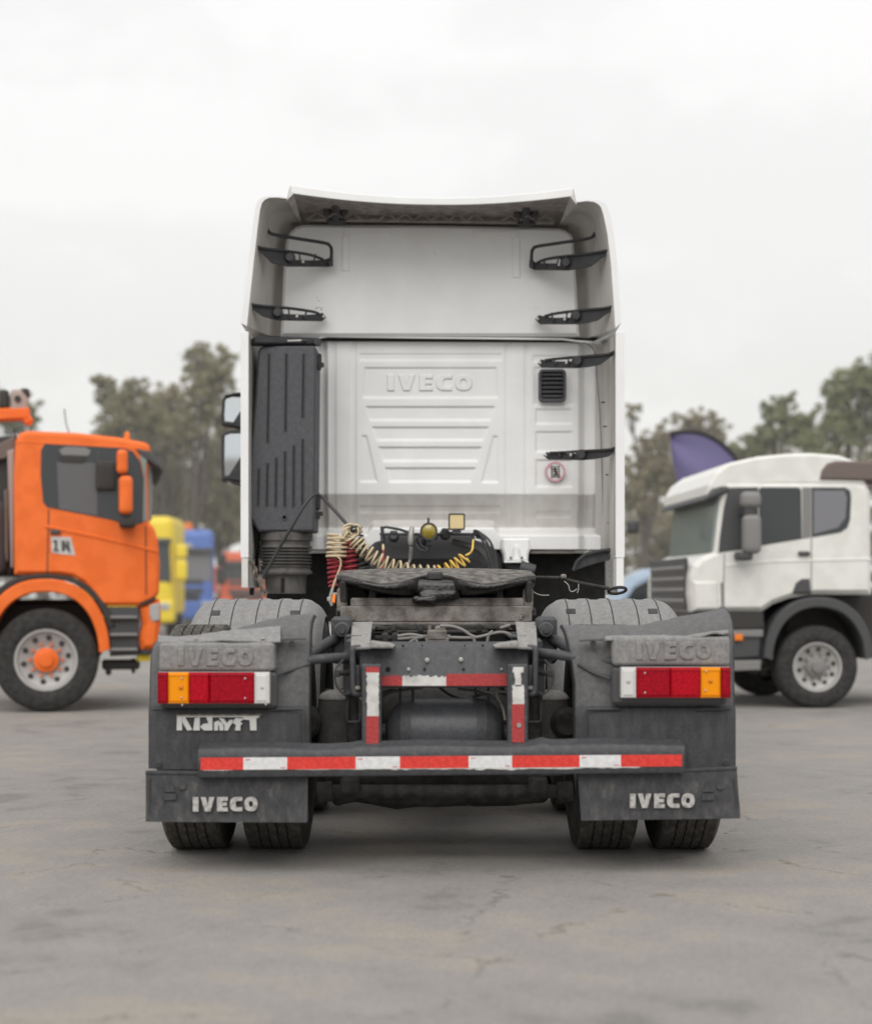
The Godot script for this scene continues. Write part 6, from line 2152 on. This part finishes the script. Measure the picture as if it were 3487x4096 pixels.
	panel(bump, "side_marker", s.call([[2930, 2536], [2964, 2536], [2964, 2562], [2930, 2562]]), 0.03, 0.0, 0.006, M.orange_plastic)
	var cc := side([[3268, 2650]], x0, gy, k)[0]
	mb = MB.new()
	mb.ring(ellipse(cc.x, cc.y, 222.0 / k, 262.0 / k, 30, 2.2, 3.0, 177.0, false), ellipse(cc.x, cc.y, 185.0 / k, 220.0 / k, 30, 2.2, 3.0, 177.0, false), 0.06, -0.5, 0.015, Transform3D.IDENTITY, false)
	own(mb, "wheel_arch", M.grey_plastic, t)
	mb = MB.new()
	mb.box(v.call(3268, 2540, -0.7), Vector3(1.0, 0.6, 0.5), 0.05)
	mb.box(v.call(3480, 2500, -1.2), Vector3(1.6, 0.7, 1.6), 0.05)
	own(mb, "arch_liner", M.machine_dark, t)
	panel(t, "air_filter", s.call([[3160, 2376], [3176, 2330], [3200, 2312], [3240, 2310], [3244, 2376]]), 0.01, -0.3, 0.02, M.grey_plastic)
	var r := (gy - 2668.0) / k
	wheel_at(t, v.call(3268, 2668, -0.14), r, 0.3, M.mid_grey, M.alloy)
	wheel_at(t, v.call(3268, 2668, -2.3), r, 0.3, M.mid_grey, M.alloy, -1.0)
	mb = MB.new()
	mb.box(Vector3(2.2, 0.8, -0.8), Vector3(4.4, 0.24, 0.08), 0.02)
	mb.box(Vector3(2.2, 0.8, -1.65), Vector3(4.4, 0.24, 0.08), 0.02)
	own(mb, "chassis", M.machine_dark, t)
	for z in [-0.18, -2.25]:
		wheel_at(t, Vector3(3.6, r, z), r, 0.3, M.mid_grey, M.alloy, 1.0 if z > -1.0 else -1.0)


func mb_lines(cab: Node3D, v: Callable) -> void:
	var mb := MB.new()
	mb.bar(v.call(2892, 2216, 0.0), v.call(2886, 2440, 0.0), 0.012, 0.006, 0.002)
	own(mb, "door_gap", M.mid_grey, cab)
	mb = MB.new()
	mb.bar(v.call(3243, 2152, 0.0), v.call(3243, 2376, 0.0), 0.012, 0.006, 0.002)
	own(mb, "door_gap", M.mid_grey, cab)
	mb = MB.new()
	mb.soft(v.call(3212, 2215, 0.01), Vector3(0.12, 0.05, 0.04), 0.012, 6)
	own(mb, "door_handle", M.grey_plastic, cab)
	mb = MB.new()
	mb.bar(v.call(2896, 2264, 0.0), v.call(3080, 2246, 0.0), 0.03, 0.014, 0.006)
	mb.bar(v.call(3080, 2246, 0.0), v.call(3484, 2236, 0.0), 0.03, 0.014, 0.006)
	own(mb, "crease", M.white_paint, cab)


# a lorry that faces the camera; left and right edge, roof and glass measured at distance d
func facing(called: String, label: String, paint: Material, l: float, r: float, top: float, g0: float, g1: float, d: float, turn: float, mirror: Material, glass: Material = null) -> Node3D:
	var k := F / d
	var gy := 2376.0 + EYE * k
	var x0 := (l + r) / 2.0
	var p := at(x0, gy, d)
	p.y = 0.0
	var t := thing(called, label, "truck", p, turn)
	var s := func(q: Array) -> PackedVector2Array: return side(q, x0, gy, k)
	var hw := (r - l) / 2.0 / k
	var h := (gy - top) / k
	var mb := MB.new()
	mb.soft(Vector3(0, (h + 0.55) / 2.0, -1.1), Vector3(hw * 2, h - 0.55, 2.2), 0.22, 10)
	var cab := own(mb, "cab", paint, t)
	panel(cab, "windscreen", s.call([[l + 10, g1], [r - 10, g1], [r - 16, g0], [l + 16, g0]]), 0.012, -0.2, 0.03, glass if glass else M.dark_glass)
	for q in [0.02, 0.3]:
		mb = MB.new()
		mb.box(Vector3(0, 1.25 + q, 0.0), Vector3(hw * 1.3, 0.16, 0.05), 0.03)
		own(mb, "grille_bar", M.grey_plastic, cab)
	mb = MB.new()
	mb.soft(Vector3(0, 0.72, -0.2), Vector3(hw * 2.02, 0.62, 0.5), 0.1, 8)
	own(mb, "bumper", paint, t)
	panel(cab, "sun_visor", s.call([[l + 8, g0 + 6], [r - 8, g0 + 6], [r - 10, g0 - 12], [l + 10, g0 - 12]]), 0.16, -0.1, 0.02, M.grey_plastic)
	mb = MB.new()
	mb.box(Vector3(0, 1.0, 0.01), Vector3(hw * 1.1, 0.34, 0.06), 0.02)
	own(mb, "lower_grille", M.machine_dark, cab)
	for q in [-1.0, 1.0]:
		mb = MB.new()
		mb.soft(Vector3(q * hw * 0.78, 0.85, 0.04), Vector3(0.36, 0.2, 0.08), 0.03, 6)
		own(mb, "headlamp", M.alloy, t)
		mb = MB.new()
		mb.soft(Vector3(q * (hw + 0.2), (gy - g0) / k - 0.25, -0.1), Vector3(0.3, 0.36, 0.16), 0.06, 8)
		own(mb, "mirror", mirror, t)
		mb = MB.new()
		mb.soft(Vector3(q * (hw + 0.2), (gy - g0) / k - 0.75, -0.1), Vector3(0.3, 0.52, 0.16), 0.06, 8)
		own(mb, "mirror", mirror, t)
		var wh := MB.new()
		wh.lathe([Vector2(0.25, -0.16), Vector2(0.48, -0.16), Vector2(0.5, -0.1), Vector2(0.5, 0.1), Vector2(0.48, 0.16), Vector2(0.25, 0.16)], 32, Transform3D(Basis(Vector3.BACK, PI / 2), Vector3(q * (hw - 0.18), 0.5, -1.3)))
		own(wh, "wheel", M.rubber, t)
	return t


func make_far_trucks() -> void:
	facing("parked_truck", "yellow truck facing the yard, half hidden behind the orange cab", M.yellow_paint, 325.0, 694.0, 2064.0, 2166.0, 2330.0, 44.0, 0.0, M.yellow_paint)
	var b := facing("parked_truck", "blue truck with an amber roof beacon, beside the yellow truck", M.blue_paint, 590.0, 860.0, 2117.0, 2204.0, 2326.0, 50.0, deg_to_rad(14.0), M.machine_dark, M.cloth_grey)
	var mb := MB.new()
	mb.lathe([Vector2(0, 0), Vector2(0.16, 0), Vector2(0.15, 0.25), Vector2(0, 0.3)], 14, Transform3D(Basis(), Vector3(0.25, (2376.0 - 2125.0) / F * 50.0 + EYE, -0.5)))
	own(mb, "beacon", M.orange_plastic, b)
	mb = MB.new()
	mb.box(Vector3(0.2, 2.62, 0.02), Vector3(0.28, 0.16, 0.04), 0.02)
	own(mb, "badge", M.alloy, b)
	var c := facing("parked_truck", "dull red-orange truck farthest along the row, past the blue truck", M.red_paint, 868.0, 1110.0, 2206.0, 2256.0, 2322.0, 58.0, deg_to_rad(-12.0), M.red_paint)
	# pale blue car nose behind the white truck
	var d := 26.0
	var k := F / d
	var gy := 2376.0 + EYE * k
	var g := at(2700, gy, d)
	g.y = 0.0
	var car := thing("parked_car", "pale blue car mostly hidden behind the white truck's front", "car", g)
	var s := func(l: Array) -> PackedVector2Array: return side(l, 2700.0, gy, k)
	panel(car, "body", s.call([[2400, 2610], [2400, 2480], [2420, 2440], [2490, 2420], [2960, 2420], [3020, 2440], [3030, 2610]]), 0.0, -1.75, 0.12, M.pale_blue_paint)
	var cab := panel(car, "cabin", s.call([[2440, 2424], [2492, 2346], [2540, 2300], [2610, 2272], [2700, 2262], [2860, 2270], [2960, 2330], [2990, 2424]]), -0.12, -1.62, 0.1, M.pale_blue_paint)
	panel(cab, "side_window", s.call([[2500, 2412], [2540, 2350], [2600, 2318], [2700, 2306], [2830, 2312], [2900, 2350], [2920, 2412]]), -0.11, -0.3, 0.01, M.dark_glass)
	for q in [[2490, -0.1], [2930, -0.1], [2490, -1.6], [2930, -1.6]]:
		mb = MB.new()
		mb.lathe([Vector2(0.0, -0.1), Vector2(0.3, -0.1), Vector2(0.32, -0.06), Vector2(0.32, 0.06), Vector2(0.3, 0.1), Vector2(0.0, 0.1)], 28, Transform3D(Basis(Vector3.RIGHT, PI / 2), Vector3((q[0] - 2700.0) / k, 0.32, q[1])))
		own(mb, "wheel", M.rubber, car)
	# feather flag behind the white truck
	d = 25.0
	k = F / d
	gy = 2376.0 + EYE * k
	g = at(2950, gy, d)
	g.y = 0.0
	var flag := thing("feather_flag", "curved violet feather flag with a black edge rising behind the white truck", "flag", g)
	var v := func(px: float, py: float, z: float) -> Vector3: return Vector3((px - 2950.0) / k, (gy - py) / k, z)
	mb = MB.new()
	var edge := smooth_line([v.call(2678, 1736, 0.02), v.call(2730, 1727, 0.0), v.call(2790, 1729, 0.0), v.call(2850, 1751, 0.0), v.call(2910, 1797, 0.0), v.call(2958, 1860, 0.0), v.call(2990, 1960, 0.0), v.call(3006, 2100, 0.0), v.call(3010, 2350, 0.0), v.call(3010, 2690, 0.0)], 6)
	mb.tube(edge, 0.035, 8)
	own(mb, "pole", M.machine_dark, flag)
	mb = MB.new()
	var rows := []
	for i in 42:
		var f := i / 41.0
		var a: Vector3 = edge[int(f * 41)]
		var bq: Vector3 = v.call(lerpf(2680, 2800, smoothstep(0.0, 1.0, f)), lerpf(1742, 2300, f), 0.0)
		var row := PackedVector3Array()
		for j in 9:
			var u := j / 8.0
			var p := a.lerp(bq, u)
			p.z += 0.07 * sin(u * 9.0 + f * 6.0) * u
			row.append(p)
		rows.append(row)
	mb.shell(rows, 0.004)
	own(mb, "cloth", M.flag_cloth, flag)


# ---- trees
func crown_mesh(blobs: Array, count: int, size: float, tint: Color, sd: int) -> ArrayMesh:
	var r := RandomNumberGenerator.new()
	r.seed = sd
	var vs := PackedVector3Array()
	var ns := PackedVector3Array()
	var cs := PackedColorArray()
	var total := 0.0
	for b in blobs:
		total += pow(b[1], 2.0)
	for b in blobs:
		var n := int(count * pow(b[1], 2.0) / total)
		var twigs := []
		for i in maxi(4, int(n / 30.0)):
			var dir := Vector3(r.randfn(), r.randfn(), r.randfn()).normalized()
			twigs.append(b[0] + dir * b[1] * pow(r.randf(), 0.5) * Vector3(1.12, 0.95, 1.12))
		for i in n:
			var p: Vector3 = twigs[r.randi() % twigs.size()] + Vector3(r.randfn(), r.randfn() * 0.8, r.randfn()) * b[1] * 0.10
			var up := Vector3(r.randfn(), r.randfn() * 0.7 - 0.3, r.randfn()).normalized()
			var nn := Vector3(r.randfn(), r.randfn() + 0.5, r.randfn())
			nn = (nn - up * nn.dot(up)).normalized()
			var sd2 := up.cross(nn)
			var l := size * r.randf_range(0.6, 1.35)
			var w := l * r.randf_range(0.3, 0.5)
			var q := [p - up * l, p + sd2 * w, p + up * l, p - sd2 * w]
			var c := tint * r.randf_range(0.65, 1.4)
			c = c.lerp(Color(0.29, 0.25, 0.19), r.randf() * 0.5)
			c.a = 1.0
			for j in [0, 2, 1, 0, 3, 2]:
				vs.append(q[j])
				ns.append(nn)
				cs.append(c)
	var a := []
	a.resize(Mesh.ARRAY_MAX)
	a[Mesh.ARRAY_VERTEX] = vs
	a[Mesh.ARRAY_NORMAL] = ns
	a[Mesh.ARRAY_COLOR] = cs
	var m := ArrayMesh.new()
	m.add_surface_from_arrays(Mesh.PRIMITIVE_TRIANGLES, a)
	return m


# centre line and crown blobs measured at distance d: [px, py, radius px]
func tree(label: String, base_px: float, blobs: Array, d: float, count: int, tint: Color, sd: int, size := 0.08) -> void:
	var k := F / d
	var gy := 2376.0 + EYE * k
	var g := at(base_px, gy, d)
	g.y = 0.0
	var t := thing("yard_tree", label, "tree", g, 0.0, "trees beyond the yard")
	var r := RandomNumberGenerator.new()
	r.seed = sd
	var bl := []
	for b in blobs:
		bl.append([Vector3((b[0] - base_px) / k, (gy - b[1]) / k, r.randf_range(-1.0, 1.0) * b[2] / k * 0.6), b[2] / k])
	var mb := MB.new()
	var hi := 0.0
	for b in bl:
		hi = maxf(hi, b[0].y)
	var top: Vector3 = Vector3(bl[0][0].x * 0.6, hi * 0.8, 0)
	var line := smooth_line([Vector3.ZERO, Vector3(r.randf_range(-0.2, 0.2), hi * 0.25, 0), Vector3(top.x * 0.5, hi * 0.5, 0.1), top], 5)
	var rad := []
	for i in line.size():
		rad.append(lerpf(0.2, 0.05, float(i) / line.size()))
	mb.tube(line, rad, 8)
	for b in bl:
		var from: Vector3 = line[int(line.size() * r.randf_range(0.35, 0.7))]
		var mid := from.lerp(b[0], 0.5) + Vector3(r.randf_range(-0.2, 0.2), -0.2, r.randf_range(-0.2, 0.2))
		mb.tube(smooth_line([from, mid, b[0]], 4), [0.09, 0.085, 0.08, 0.07, 0.06, 0.05, 0.045, 0.04, 0.03], 6)
		for i in 4:
			var e: Vector3 = b[0] + Vector3(r.randfn(), r.randfn(), r.randfn()).normalized() * b[1] * 0.8
			mb.tube([mid.lerp(b[0], 0.7), e], [0.035, 0.012], 5)
	own(mb, "trunk", M.bark, t)
	own(crown_mesh(bl, int(count * 2.2), size, tint, sd), "crown", M.leaf, t)


func make_trees() -> void:
	var olive := Color(0.26, 0.25, 0.14)
	var green := Color(0.22, 0.255, 0.12)
	var dry := Color(0.29, 0.26, 0.165)
	tree("tall slim olive-green tree whose narrow crown tops the row left of the white cab", 760.0, [[840, 1450, 95], [800, 1400, 45], [870, 1520, 90], [810, 1560, 85], [760, 1700, 90], [900, 1680, 70], [850, 1640, 70]], 58.0, 5200, olive, 1)
	tree("loose grey-olive tree with a split top above the orange cab", 520.0, [[420, 1540, 55], [455, 1600, 70], [540, 1560, 60], [520, 1650, 90], [440, 1720, 80], [600, 1680, 90]], 60.0, 4800, olive, 2)
	tree("broad olive tree between the split-topped tree and the tall slim one", 660.0, [[660, 1610, 85], [720, 1600, 60], [640, 1720, 110], [560, 1800, 110], [730, 1760, 90]], 63.0, 5200, dry, 3)
	tree("low bushy tree rising behind the yellow and blue trucks", 640.0, [[560, 1880, 110], [680, 1900, 120], [620, 2010, 120], [520, 1990, 100], [720, 2020, 110]], 66.0, 6500, dry, 4)
	tree("bushy olive tree against the white cab's flank behind the row of trucks", 880.0, [[830, 1840, 120], [930, 1800, 110], [880, 1950, 130], [960, 1960, 120], [820, 2040, 120], [940, 2080, 120]], 64.0, 7500, olive, 5)
	tree("small tree crown showing under the crane arm", 60.0, [[30, 1640, 75], [110, 1630, 60], [60, 1700, 80], [-60, 1620, 100], [140, 1690, 40]], 60.0, 3200, green, 6)
	tree("thin dry tree beside the cab's deflector, across from the flag", 2600.0, [[2520, 1650, 42], [2600, 1790, 75], [2560, 1880, 85], [2660, 1740, 60], [2640, 1900, 90], [2540, 1980, 90]], 58.0, 4200, dry, 7)
	tree("dry brownish tree directly behind the violet flag", 2800.0, [[2740, 1690, 55], [2810, 1680, 60], [2860, 1730, 60], [2760, 1780, 90], [2880, 1820, 80], [2720, 1900, 100], [2820, 1920, 110]], 60.0, 5200, dry, 8)
	tree("ragged green tree with twiggy gaps above the white truck's roof", 3120.0, [[3080, 1640, 50], [3150, 1600, 45], [3140, 1700, 80], [3060, 1760, 80], [3220, 1720, 80], [3000, 1800, 70]], 57.0, 4200, green, 9)
	tree("large full green tree, tallest above the white truck", 3400.0, [[3380, 1530, 95], [3460, 1500, 85], [3320, 1600, 80], [3440, 1640, 120], [3340, 1720, 100], [3560, 1560, 130], [3520, 1700, 120], [3250, 1800, 90]], 55.0, 7500, green, 10)
	tree("dark low tree behind the flag and the pale blue car", 2680.0, [[2580, 2080, 120], [2700, 2060, 120], [2640, 2180, 130], [2760, 2180, 130], [2560, 2240, 110], [2820, 2060, 110]], 68.0, 6500, dry, 11)
	tree("low spreading tree behind the white truck's cab", 3150.0, [[3000, 1900, 110], [3120, 1850, 120], [3260, 1850, 120], [3400, 1850, 130], [3520, 1900, 130], [3100, 2000, 140], [3300, 2000, 140]], 66.0, 6500, olive, 12)
	tree("olive tree standing straight ahead of the white tractor's cab", 1300.0, [[1240, 1640, 120], [1340, 1560, 110], [1300, 1760, 140], [1180, 1820, 130], [1400, 1840, 140]], 62.0, 5000, olive, 15)
	tree("broad dry tree ahead of the white tractor, nearer the violet flag", 1950.0, [[1900, 1680, 130], [2020, 1620, 110], [1980, 1800, 150], [1840, 1860, 140], [2120, 1860, 140], [2250, 1760, 110]], 61.0, 5000, dry, 16)
	# scrub below the crowns, one mass
	for q in [[-900, 1500, 70.0, 13, "brown-olive scrub along the yard's edge behind the parked trucks"], [1500, 4400, 72.0, 14, "brown-olive scrub along the yard's edge behind the white truck"]]:
		var k: float = F / q[2]
		var gy: float = 2376.0 + EYE * k
		var bl := []
		var r := RandomNumberGenerator.new()
		r.seed = q[3]
		var x: float = q[0]
		while x < q[1]:
			for y in [2080, 2190, 2300, 2400]:
				bl.append([at(x + r.randf_range(-40, 40), y + r.randf_range(-40, 30), q[2] + r.randf_range(0, 3)), r.randf_range(80, 130) / k])
			x += 95.0
		var m := part(crown_mesh(bl, 26000, 0.17, Color(0.20, 0.18, 0.125), q[3]), "undergrowth", M.leaf, self)
		m.name = "undergrowth" if q[3] == 13 else "undergrowth_001"
		m.set_meta("kind", "stuff")
		m.set_meta("label", q[4])
		m.set_meta("category", "undergrowth")
